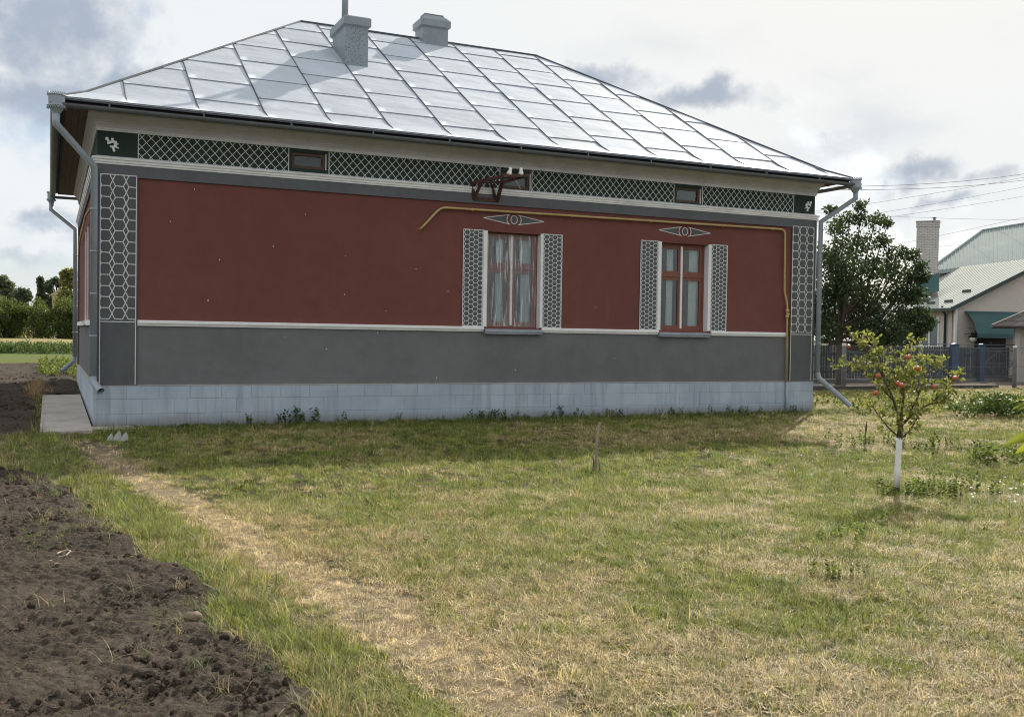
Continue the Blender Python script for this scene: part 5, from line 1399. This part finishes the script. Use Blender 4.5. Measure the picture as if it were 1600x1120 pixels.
for (px, py, s, dv) in ((1326, 541, .036, -.1), (1418, 558, .044, -.25), (1434, 576, .046, -.2), (1372, 587, .044, -.2), (1403, 599, .042, -.3), (1409, 602, .048, -.36), (1459, 604, .042, -.2), (1492, 591, .044, -.15), (1368, 614, .046, -.3), (1417, 583, .036, .1), (1423, 634, .036, .05)):
    o = bpy.data.objects.new('apple', ame); link(o, ap); o.location = aP(px, py, dv) - ab; s *= .70; o.scale = (s, s, s * .95); o.rotation_euler = (random.uniform(-.4, .4), random.uniform(-.4, .4), random.uniform(0, 6))

# sapling leaves reaching in at the right edge
sb = np.array([2.62, -15.35, 0.0]); sb[2] = float(H(sb[0], sb[1]))
sp = thing('sapling', 'sunlit yellow green leaves of a young tree at the right edge of the photo', 'tree', tuple(sb))
part('trunk', MB().tube([sb - UZ * .05, sb + np.array([.02, .01, .8]), sb + np.array([-.01, .0, 1.5]), sb + np.array([.0, .02, 2.0])], [.018, .015, .011, .005], 8), M['bark'], sp, smooth=True)
def big_leaf(base, tip, wd, nrm, cv):
    base = np.array(base); tip = np.array(tip); a = tip - base; Ln = np.linalg.norm(a); a /= Ln
    n = np.array(nrm, float); n -= a * (n @ a); n /= np.linalg.norm(n); b = np.cross(a, n)
    q = []; m_ = 7
    for i in range(m_ + 1):
        t = i / m_; w_ = wd * (math.sin(math.pi * t ** .8) ** .85) * .5 + .0006; dz = -cv * Ln * 4 * (t - .5) ** 2 + cv * Ln
        c = base + a * Ln * t + n * dz
        for k in (-1, -.5, 0, .5, 1): q.append(c + b * w_ * k + n * (abs(k) * w_ * .35) + n * .004 * math.sin(t * 19 + k * 2) * abs(k))
    f = [(i * 5 + k, i * 5 + k + 1, (i + 1) * 5 + k + 1, (i + 1) * 5 + k) for i in range(m_) for k in range(4)]
    return MB().add(q, f)
def S(px, py, D_=3.3): return dp(px, py, D_)
stems = [[(1720, 720), (1660, 660), (1612, 648)], [(1720, 740), (1660, 700), (1612, 690)], [(1720, 760), (1650, 735), (1615, 728)], [(1720, 780), (1660, 765), (1612, 752)]]
for st in stems: part('twig', MB().tube([S(*p) for p in st], [.005, .003, .002], 5), M['bark'], sp)
for (b, t, wd, nr_, cv) in (((1650, 640), (1577, 631), .030, (0, -.4, 1), .16), ((1652, 642), (1582, 640), .034, (0, -.7, 1), .22), ((1655, 650), (1590, 641), .036, (.3, -1, .6), .25), ((1640, 655), (1592, 650), .024, (0, -.3, 1), .1),
        ((1640, 678), (1567, 697), .042, (-.2, -.8, .7), .12), ((1642, 680), (1586, 708), .040, (-.5, -1, .4), .26), ((1640, 690), (1592, 705), .034, (.2, -1, .3), .2),
        ((1640, 715), (1596, 730), .034, (-.5, -1, .2), .15), ((1640, 745), (1594, 753), .030, (-.3, -1, .5), .15), ((1680, 660), (1640, 620), .04, (0, -1, .5), .15), ((1690, 700), (1640, 665), .04, (0, -1, .5), .15), ((1700, 740), (1650, 770), .04, (0, -1, .5), .15), ((1690, 620), (1650, 590), .04, (0, -1, .5), .15)):
    part('leaf', big_leaf(S(*b, 3.3 + random.uniform(-.03, .03)), S(*t, 3.3 + random.uniform(-.06, .06)), wd, nr_, cv), M['leaf_near'], sp, smooth=True)

rs2 = np.random.default_rng(31)
for k in range(46):      # the rest of the young tree's leaves, right of the picture edge
    h_ = rs2.uniform(.75, 2.05); a_ = rs2.uniform(-1.9, 1.0); b_ = sb + UZ * h_ + np.array([.03 * math.cos(a_), .03 * math.sin(a_), 0])
    t_ = b_ + np.array([math.cos(a_), math.sin(a_), rs2.uniform(-.5, .4)]) * rs2.uniform(.07, .12)
    part('leaf', big_leaf(b_, t_, rs2.uniform(.028, .042), (0.2, -.4, 1), .15), M['leaf_near'], sp, smooth=True)
# ------------------------------------------------------------------ small things on the ground
z0 = float(H(5.29, -7))
st = thing('stake', 'weathered grey wooden stake standing in the lawn before the front wall', 'stake', (5.29, -7.0, z0))
part('pole', MB().tube([(5.285, -7.0, z0 - .1), (5.300, -7.0, z0 + .35), (5.333, -7.0, z0 + .60)], [.020, .019, .017], 7), M['wood'], st)
part('dry_stem', MB().tube([(5.245, -7.02, z0), (5.252, -7.02, z0 + .12), (5.235, -7.02, z0 + .2)], [.012, .010, .006], 5).tube([(5.32, -7.05, z0), (5.30, -7.05, z0 + .16)], [.008, .003], 5), M['bark'], st)
z0 = float(H(10.53, -5.98))
o = part('dead_stem', MB().tube([(10.53, -5.98, z0 - .05), (10.545, -5.98, z0 + .2), (10.55, -5.98, z0 + .28)], [.008, .007, .014], 6).tube([(10.55, -5.98, z0 + .28), (10.555, -5.98, z0 + .34), (10.55, -5.98, z0 + .41)], [.018, .016, .003], 6), M['bark'])
tag(o, 'dark dead plant stem standing in dry grass left of the apple tree', 'stem')
for k, (px, w_, h_, rz, lb) in enumerate(((171, .10, .13, .2, 'leftmost pale pointed fragment leaning at the house corner'), (182, .12, .17, -.1, 'tallest pale pointed fragment between two others at the house corner'), (193, .11, .15, .35, 'rightmost pale pointed fragment leaning at the house corner'))):
    c = gp(px, 686); c[2] = float(H(c[0], c[1]))
    pts = []; n = 7
    for i in range(n + 1):
        t = i / n; pts.append((w_ * .5 * (math.sin(math.pi * min(1, t * .5 + .5)) ** .8), t * h_))
    q = []
    for i, (ww, z) in enumerate(pts):
        for s in (-1, -.4, .4, 1): q.append((c[0] + s * ww + .25 * z, c[1] - .02 * (1 - abs(s)) + .2 * z, c[2] - .02 + z))
    for i, (ww, z) in enumerate(pts):
        for s in (-1, -.4, .4, 1): q.append((c[0] + s * ww + .25 * z, c[1] + .018 + .2 * z, c[2] - .02 + z))
    N4 = (n + 1) * 4
    f = [(i * 4 + j, i * 4 + j + 1, i * 4 + j + 5, i * 4 + j + 4) for i in range(n) for j in range(3)] + [(N4 + i * 4 + j + 4, N4 + i * 4 + j + 5, N4 + i * 4 + j + 1, N4 + i * 4 + j) for i in range(n) for j in range(3)]
    f += [(i * 4, i * 4 + 4, N4 + i * 4 + 4, N4 + i * 4) for i in range(n)] + [(i * 4 + 3, N4 + i * 4 + 3, N4 + i * 4 + 7, i * 4 + 7) for i in range(n)]
    tag(part('tile_fragment', MB().add(q, f), noisy('pale_fragment', (.36, .37, .35), .8, .15, 12, .3, 40)), lb, 'fragment', 'pale fragments at the house corner')
# corner footing slab at the house corner
cslab = part('kerb', MB().box(-.07, .55, -.62, -.05, -.1, .02), M['concrete'], kind='structure'); tag(cslab, 'small concrete footing at the left front corner of the house', 'kerb')

# pale dried loop of stalk and two stones lying on the soil
c = gp(98, 880); c[2] = float(H(c[0], c[1])) + .05
tag(part('dry_stalk', MB().tube([c + np.array(p) for p in ((-.03, -.03, .0), (.02, -.05, .015), (.05, 0, .03), (.03, .05, .03), (-.01, .05, .02), (-.035, .0, .02))], .0045, 6), noisy('pale_straw', (.50, .42, .30), .8, .2, 8, 0)), 'pale bent dry stalk loop lying on the dark soil', 'stalk')
def stone(px, py, s, lb, col):
    c = gp(px, py); c[2] = float(H(c[0], c[1])) + .035 + s * .3; q = []; nr, na = 5, 9
    for i in range(nr + 1):
        th = math.pi * i / nr
        for k in range(na):
            r = 1 + .25 * (random.random() - .5); q.append(c + s * r * np.array([math.sin(th) * math.cos(2 * math.pi * k / na) * 1.2, math.sin(th) * math.sin(2 * math.pi * k / na), math.cos(th) * .7]))
    f = [(i * na + k, (i + 1) * na + k, (i + 1) * na + (k + 1) % na, i * na + (k + 1) % na) for i in range(nr) for k in range(na)]
    tag(part('stone', MB().add(q, f), noisy('stone', col, .9, .2, 10, .3, 60), smooth=True), lb, 'stone')
stone(303, 969, .038, 'round brown stone at the edge of the soil bed beside the grass', (.20, .15, .105))
stone(78, 886, .016, 'small pinkish stone lying left beside the dry stalk loop', (.38, .26, .19))
stone(89, 891, .020, 'small pale stone lying just below the dry stalk loop', (.42, .33, .22))

# ------------------------------------------------------------------ grass and weeds: instanced tufts
src = bpy.data.collections.new('plant_sources')
def tuft(name, n, hmin, hmax, spread, lean, width, seed, segs=3, m='grass'):
    r = np.random.default_rng(seed); V = []; F = []
    for b in range(n):
        a = r.uniform(0, 6.283); rr = spread * r.random() ** .6; base = np.array([rr * math.cos(a), rr * math.sin(a), -.004])
        h = r.uniform(hmin, hmax); la = r.uniform(0, 6.283); ln = lean * r.uniform(.3, 1.2)
        dr = np.array([math.cos(la), math.sin(la), 0]); sd = np.array([-dr[1], dr[0], 0]); wd = width * r.uniform(.7, 1.3)
        o = len(V)
        for i in range(segs + 1):
            t = i / segs; out = ln * h * (t ** 1.6); z = h * (t - .35 * ln * t * t) ; z = max(z, .0) if ln < 1.2 else max(.012 * (1 - t) + .01, z)
            c = base + dr * out + np.array([0, 0, z]); w_ = wd * (1 - t) ** .7 * .5
            if i < segs: V += [c - sd * w_, c + sd * w_]
            else: V.append(c)
        for i in range(segs - 1): F.append((o + 2 * i, o + 2 * i + 1, o + 2 * i + 3, o + 2 * i + 2))
        F.append((o + 2 * segs - 2, o + 2 * segs - 1, o + 2 * segs))
    me = bpy.data.meshes.new(name); me.from_pydata([tuple(map(float, p)) for p in V], [], F); me.materials.append(M[m])
    o = bpy.data.objects.new(name, me); src_now.objects.link(o)
def broad(name, n, size, hgt, seed, m='grass', petals=0):
    r = np.random.default_rng(seed); st = []
    for k in range(n):
        a = r.uniform(0, 6.283); z = hgt * r.random(); rr = size * (.2 + .9 * r.random())
        d_ = np.array([math.cos(a), math.sin(a), r.uniform(-.1, .7)]); add_leaf(st, np.array([rr * .5 * math.cos(a), rr * .5 * math.sin(a), z]), d_, size * r.uniform(.5, 1.0), .5, r)
    V = np.concatenate([np.array(q) for q in st]); f = [tuple(i * 8 + c for c in ff) for i in range(len(st)) for ff in LF]
    me = bpy.data.meshes.new(name); me.from_pydata(V.tolist(), [], f); me.materials.append(M[m])
    o = bpy.data.objects.new(name, me); src_now.objects.link(o)
def scatter_obj(name, label, cat_, P, scl, rot, kind_i, tint, coll):
    me = bpy.data.meshes.new(name); me.vertices.add(len(P)); me.vertices.foreach_set('co', np.asarray(P, np.float32).ravel())
    for nm, ty, arr in (('scl', 'FLOAT', scl), ('kind_i', 'INT', kind_i)):
        at_ = me.attributes.new(nm, ty, 'POINT'); at_.data.foreach_set('value', np.asarray(arr, np.float32 if ty == 'FLOAT' else np.int32))
    at_ = me.attributes.new('rot', 'FLOAT_VECTOR', 'POINT'); at_.data.foreach_set('vector', np.asarray(rot, np.float32).ravel())
    at_ = me.attributes.new('tint', 'FLOAT_COLOR', 'POINT'); at_.data.foreach_set('color', np.concatenate([tint, np.ones((len(tint), 1))], 1).astype(np.float32).ravel())
    me.update()
    o = bpy.data.objects.new(name, me); link(o); tag(o, label, cat_, kind='stuff')
    ng = bpy.data.node_groups.new(name + '_scatter', 'GeometryNodeTree')
    ng.interface.new_socket('Geometry', in_out='INPUT', socket_type='NodeSocketGeometry'); ng.interface.new_socket('Geometry', in_out='OUTPUT', socket_type='NodeSocketGeometry')
    N = ng.nodes; gi = N.new('NodeGroupInput'); go = N.new('NodeGroupOutput')
    ci = N.new('GeometryNodeCollectionInfo'); ci.inputs['Collection'].default_value = coll; ci.inputs['Separate Children'].default_value = True; ci.inputs['Reset Children'].default_value = True
    ip = N.new('GeometryNodeInstanceOnPoints'); ip.inputs['Pick Instance'].default_value = True
    def na_(nm, ty):
        q = N.new('GeometryNodeInputNamedAttribute'); q.data_type = ty; q.inputs[0].default_value = nm; return q.outputs[0]
    lk = ng.links.new
    lk(gi.outputs[0], ip.inputs['Points']); lk(ci.outputs[0], ip.inputs['Instance']); lk(na_('kind_i', 'INT'), ip.inputs['Instance Index'])
    er = N.new('FunctionNodeEulerToRotation'); lk(na_('rot', 'FLOAT_VECTOR'), er.inputs[0]); lk(er.outputs[0], ip.inputs['Rotation'])
    lk(na_('scl', 'FLOAT'), ip.inputs['Scale']); lk(ip.outputs[0], go.inputs[0])
    md = o.modifiers.new('scatter', 'NODES'); md.node_group = ng
    return o

def visible(x, y, z=0.0, mx=160, my=60):
    p = np.stack([x, y, np.full_like(x, z) if np.isscalar(z) else z], 1) - CAM; dz = p @ cW
    u = 800 + FPX * (p @ cR) / dz; v = 560 - FPX * (p @ cU) / dz
    return (dz > 1.5) & (u > -mx) & (u < 1600 + mx) & (v < 1120 + my), dz
def sample(n, x0, x1, y0, y1, r):
    return r.uniform(x0, x1, n), r.uniform(y0, y1, n)
r_ = np.random.default_rng(99)

# sources: 0-3 green mixed, 4-7 straw thatch, 8-10 long blades, 11-12 broad leaf
src_now = src
for k in range(4): tuft('a%02d_green_tuft' % k, 32, .016, .062, .060, .95, .0041, 100 + k)
for k in range(4): tuft('b%02d_straw_tuft' % k, 32, .022, .070, .070, 1.55, .0037, 120 + k)
for k in range(3): tuft('c%02d_long_tuft' % k, 24, .05, .17, .075, 1.15, .0044, 140 + k, 4)
for k in range(2): tuft('f%02d_fallen_blades' % k, 3, .08, .22, .06, 1.6, .005, 170 + k, 4)
for k in range(2): broad('d%02d_weed_rosette' % k, 14, .07, .03, 150 + k)
for k in range(2): broad('e%02d_tall_weed' % k, 46, .07, .26, 160 + k)

GREEN = np.array([.140, .185, .050]); YG = np.array([.285, .300, .080]); STRAW = np.array([.54, .45, .28]); DRY = np.array([.33, .255, .150]); DEEP = np.array([.050, .080, .022])
N0 = 190000
x, y = sample(N0, -3.0, 37, -16.2, 7.0, r_)
vis, dist = visible(x, y, 0.0, 650, 150)
keep = vis & ~((x > -.06) & (x < L + .06) & (y > -.055) & (y < D)) & ~((x > -.83) & (x < -.05) & (y > -.95)) & (dist < 42)
x, y, dist = x[keep], y[keep], dist[keep]
fr_, bk_ = soil_amt(x, y); soil_in = np.maximum(fr_, bk_)
dens = np.clip((7.5 / np.maximum(dist, 4.5)) ** .8, .25, 1.0)
pathx = .20 - .125 * (y + 5.5) + (fbm(x * .7, y * .7, 71, 3) - .5) * .5
pm = sstep(np.abs(x - pathx) + (fbm(x * 3.1, y * 3.1, 72, 3) - .5) * .40, .30, .08) * sstep(y, -1.3, -3.0)
prob = dens * np.where(soil_in > .02, .0, 1.0) * (1 - .45 * pm)
k = r_.random(len(x)) < prob
x, y, dist, pm, soil_in = x[k], y[k], dist[k], pm[k], soil_in[k]
# extra density right in front of the camera
x2, y2 = sample(30000, -1.5, 9, -15.8, -8.0, r_); v2, d2 = visible(x2, y2, 0.0, 500, 100); f2, b2 = soil_amt(x2, y2); k = v2 & (f2 < .02); x2, y2, d2, f2 = x2[k], y2[k], d2[k], f2[k]
pathx2 = .20 - .125 * (y2 + 5.5) + (fbm(x2 * .7, y2 * .7, 71, 3) - .5) * .5; pm2 = sstep(np.abs(x2 - pathx2) + (fbm(x2 * 3.1, y2 * 3.1, 72, 3) - .5) * .40, .30, .08); k = r_.random(len(x2)) < 1 - .45 * pm2
x = np.concatenate([x, x2[k]]); y = np.concatenate([y, y2[k]]); dist = np.concatenate([dist, d2[k]]); pm = np.concatenate([pm, pm2[k]]); soil_in = np.concatenate([soil_in, f2[k]])
n = len(x)
g = fbm(x * .55, y * .55, 5, 4) * .55 + fbm(x * 2.3, y * 2.3, 6, 3) * .45           # green-ness
g = (g - .5) * 4.0 + .58
g += .35 * np.exp(-((y + 8.6) / 2.6) ** 2) * sstep(x, .9, 2.2)                       # greener belt mid-lawn
g -= .32 * sstep(y, -11.6, -13.8) * sstep(x, .9, 1.8)                                # dry foreground
g += .55 * sstep(y, -1.9, -.5) * sstep(y, .8, -.1)                                   # lush foot of wall
g -= .28 * np.exp(-((y + 4.4) / 1.7) ** 2) * sstep(x, 5.5, 8.5)                      # brown belt before wall at right
edge_b = sstep(soil_in, -.75, -.1)
g += .50 * edge_b
g += .45 * np.exp(-((np.abs(x - (.20 - .125 * (y + 5.5))) - .75) / .3) ** 2) * sstep(y, -14.0, -11.5)
g -= 1.2 * pm
g = np.clip(g, 0, 1)
isg = r_.random(n) < (.20 + .74 * g)
kind_i = np.where(isg, r_.integers(0, 4, n), 4 + r_.integers(0, 4, n))
lng = (r_.random(n) < (.008 + .25 * edge_b * (1 - pm) + .05 * g * (g > .6))) & (pm < .3); kind_i = np.where(lng, 8 + r_.integers(0, 3, n), kind_i)
wd_ = (r_.random(n) < .004 + .008 * (g > .75)) & ~lng & (dist > 6) & (pm < .3); kind_i = np.where(wd_, 11 + r_.integers(0, 2, n), kind_i)
mixg = r_.random((n, 1)); tint = np.where(isg[:, None], GREEN * (1 - mixg) + YG * mixg, STRAW * (1 - mixg) + DRY * mixg)
tint = np.where((lng & isg)[:, None], GREEN * .9 * (1 - mixg) + YG * 1.0 * mixg, tint)
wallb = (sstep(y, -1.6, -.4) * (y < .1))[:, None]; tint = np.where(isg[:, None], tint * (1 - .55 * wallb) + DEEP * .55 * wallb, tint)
tint = np.where(wd_[:, None], GREEN * .7 * (1 - mixg) + GREEN * mixg, tint)
tint = tint * r_.uniform(.78, 1.22, (n, 1)); tint = np.where((pm > .4)[:, None], np.array([.62, .51, .37]) * r_.uniform(.5, 1.3, (n, 1)), tint)
scl = r_.uniform(.75, 1.3, n) * (1 + np.clip(dist - 8, 0, 14) * .028) * (1 - .35 * pm) * (1 + .25 * wallb[:, 0])
scl = np.where(lng, scl * .85, scl); scl = np.where(wd_, scl * .6, scl)
rot = np.stack([r_.normal(0, .08, n), r_.normal(0, .08, n), r_.uniform(0, 6.283, n)], 1)
P = np.stack([x, y, H(x, y)], 1)
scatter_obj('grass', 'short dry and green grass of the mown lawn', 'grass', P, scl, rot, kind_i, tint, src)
print('lawn tufts', n)

# loose weeds and long grass: soil edges, wall foot, right corner, clumps
pts = []; kinds = []; tints = []; scs = []
def put(x, y, kd, tn, s): pts.append((x, y, float(H(x, y)) + (.03 if max(soil_amt(np.array(x), np.array(y))) > 0 else 0))); kinds.append(kd); tints.append(tn); scs.append(s)
for k in range(620):        # fringe between bed and lawn
    yy = r_.uniform(-14.3, -4.6); xx = float(edge(np.array(yy))) + r_.normal(.12, .22)
    hot = .5 + .5 * math.sin(yy * 2.1 + 1)
    if r_.random() < .35 + .65 * hot: put(xx, yy, (8 + r_.integers(0, 3)) if r_.random() < .7 else r_.integers(0, 4), (np.array([.135, .165, .075]) if r_.random() < .72 else STRAW * .6) * r_.uniform(.7, 1.25), r_.uniform(.40, .85))
for k in range(160):        # the strip of grass left of the path, before the rear bed
    put(r_.uniform(-2.4, -.4), r_.uniform(-4.9, -1.4), 8 + r_.integers(0, 3), (GREEN if r_.random() < .6 else STRAW * .8) * r_.uniform(.7, 1.2), r_.uniform(.6, 1.1))
for k in range(150):         # sparse weeds on the bed
    yy = r_.uniform(-14, -5); xx = r_.uniform(-2.0, float(edge(np.array(yy)))); put(xx, yy, 15 + r_.integers(0, 2), (STRAW * .6 if r_.random() < .75 else GREEN) * r_.uniform(.6, 1.1), r_.uniform(.25, .9))
for k in range(40):
    c_ = gp(r_.uniform(30, 120), r_.uniform(820, 870)); put(c_[0], c_[1], r_.integers(0, 4), GREEN * r_.uniform(.8, 1.2), r_.uniform(.5, .9))
for k in range(190):        # dark weeds at the foot of the wall
    xx = r_.uniform(1.0, L - .3); yy = -.10 - abs(r_.normal(0, .32)); dn = fbm(np.array(xx * 1.3), np.array(0.), 8, 3)
    if dn > (.56 if xx < 5.5 else .42): put(xx, yy, 13 + r_.integers(0, 2) if r_.random() < .45 else 8 + r_.integers(0, 3), (DEEP * 1.2 if r_.random() < .6 else GREEN * .7) * r_.uniform(.7, 1.2), r_.uniform(.3, .75))
for px, py, n_, sp_, tn, s0 in ((740, 655, 12, .25, DEEP * 1.2, .65), (855, 650, 6, .12, DEEP * 1.2, .8), (915, 655, 8, .3, DEEP * 1.2, .5), (480, 660, 10, .3, DEEP, .9), (1330, 905, 14, .10, GREEN * .95, .5), (1310, 845, 10, .2, GREEN * 1.0, .45), (1340, 830, 16, .35, GREEN * 1.0, .45), (1470, 700, 30, .5, GREEN * .8, .8), (1350, 690, 16, .4, GREEN * .9, .7), (1560, 720, 40, .4, GREEN * .8, .9), (1500, 770, 24, .4, GREEN * .75, .7), (1400, 770, 14, .2, GREEN * .7, .6)):
    c_ = gp(px, py)
    for k in range(n_): put(c_[0] + r_.normal(0, sp_), min(-.08, c_[1] + r_.normal(0, sp_)), 13 + r_.integers(0, 2) if r_.random() < .7 else 8 + r_.integers(0, 3), tn * r_.uniform(.75, 1.3), s0 * r_.uniform(.6, 1.2))
for k in range(150):        # lush weeds below the right downspout and along the kerb
    put(r_.uniform(15.0, 22.0), r_.uniform(-2.2, 2.5), 13 + r_.integers(0, 2) if r_.random() < .6 else 8 + r_.integers(0, 3), (GREEN * .9 if r_.random() < .7 else YG) * r_.uniform(.7, 1.2), r_.uniform(.7, 1.4))
for k in range(160):        # rough dry growth before the fence
    put(r_.uniform(16, 34), r_.uniform(3.0, 7.6), 8 + r_.integers(0, 3), (DRY if r_.random() < .7 else GREEN) * r_.uniform(.7, 1.2), r_.uniform(.8, 1.6))
for k in range(420):        # green crop rows left behind the house
    yy = r_.uniform(12.0, 21.5); xx = r_.uniform(-.95, 1.2)
    if yy > 11.2 or xx < -.15: put(xx, yy, 13 + r_.integers(0, 2), np.array([.17, .21, .05]) * r_.uniform(.5, 1.2), r_.uniform(.5, 1.1))
for k in range(60): put(-.95 + r_.normal(0, .10), r_.uniform(5.0, 9.5), 8 + r_.integers(0, 3), np.array([.36, .25, .15]) * r_.uniform(.7, 1.2), r_.uniform(.9, 1.7))
for k in range(900): put(r_.uniform(-7, 6), r_.uniform(33.5, 43), 13 + r_.integers(0, 2), np.array([.07, .11, .03]) * r_.uniform(.6, 1.3), r_.uniform(1.0, 1.8))
pts = np.array(pts); m_ = len(pts)
scatter_obj('weeds', 'long grass and leafy weeds along the bed edges and the foot of the wall', 'weeds', pts, np.array(scs), np.stack([r_.normal(0, .1, m_), r_.normal(0, .1, m_), r_.uniform(0, 6.28, m_)], 1), np.array(kinds), np.array(tints), src)

# leafy bush near the kerb at the right
cb_ = gp(1562, 652); cb_[2] = 0
bs = thing('bush', 'low dark leafy bush growing before the fence near the right edge', 'bush', tuple(cb_))
cs_ = [cb_ + np.array([r_.normal(0, .55), r_.normal(0, .4), r_.uniform(.1, .32)]) for k in range(16)]
V, F = leaf_cloud(cs_, [(.3, .3, .22)] * 16, [110] * 16, .085, 77, aspect=.6); fast_part('foliage', V, F, M['leaf_weed'], bs, kind='stuff')
# small white daisies
dc = gp(1580, 790); mbp = MB()
for k in range(60):
    c_ = np.array([dc[0] + r_.normal(0, .28), dc[1] + r_.normal(0, .25), 0]); c_[2] = float(H(c_[0], c_[1])); h_ = r_.uniform(.12, .26); t_ = c_ + np.array([r_.normal(0, .02), r_.normal(0, .02), h_])
    n8 = [t_ + .011 * np.array([math.cos(a), math.sin(a), .3 * math.sin(a + k)]) for a in np.linspace(0, 6.28, 7)[:-1]]
    mbp.add(n8, [tuple(range(6))]); mbp.add([c_ - lat * .0015, c_ + lat * .0015, t_], [(0, 1, 2)])
o = part('daisies', mbp, M['petal'], kind='stuff'); tag(o, 'tiny white daisies scattered in the weeds at the right edge', 'flowers')

# soil clods
src2 = bpy.data.collections.new('clod_sources')
for k in range(5):
    rr = np.random.default_rng(200 + k); q = []; nr, na = 5, 8
    for i in range(nr + 1):
        th = math.pi * i / nr
        for j in range(na):
            r = 1 + .5 * (rr.random() - .5); q.append((r * math.sin(th) * math.cos(6.283 * j / na), r * math.sin(th) * math.sin(6.283 * j / na) * .9, r * math.cos(th) * .65))
    f = [(i * na + j, (i + 1) * na + j, (i + 1) * na + (j + 1) % na, i * na + (j + 1) % na) for i in range(nr) for j in range(na)]
    me = bpy.data.meshes.new('clod'); me.from_pydata(q, [], f); me.materials.append(M['clod']); me.polygons.foreach_set('use_smooth', [False] * len(f))
    src2.objects.link(bpy.data.objects.new('clod%02d' % k, me))
x, y = sample(30000, -2.4, .6, -14.8, -4.8, r_); v, d_ = visible(x, y); f_, b_ = soil_amt(x, y); k = v & (f_ > .04) & (r_.random(len(x)) < np.clip(.25 + 1.3 * (fbm(x * 1.5, y * 1.5, 91, 3) - .35), .05, 1)); x, y = x[k], y[k]
xb, yb = sample(9000, -4.5, -.8, -1.2, 14, r_); f_, b_ = soil_amt(xb, yb); k = b_ > .05; xb, yb = xb[k], yb[k]
n1_ = len(x); sz = np.concatenate([.004 + .026 * r_.random(n1_) ** 5, .010 + .026 * r_.random(len(xb)) ** 3]); x = np.concatenate([x, xb]); y = np.concatenate([y, yb]); n = len(x)
scatter_obj('soil_clods', 'crumbs and clods of dry earth on the tilled beds', 'soil', np.stack([x, y, H(x, y) + .026 + r_.normal(0, .008, n)], 1), sz, np.stack([r_.uniform(0, 6, n), r_.uniform(0, 6, n), r_.uniform(0, 6, n)], 1), r_.integers(0, 5, n), np.ones((n, 3)) * .07, src2)
print('objects', len(sc.objects))
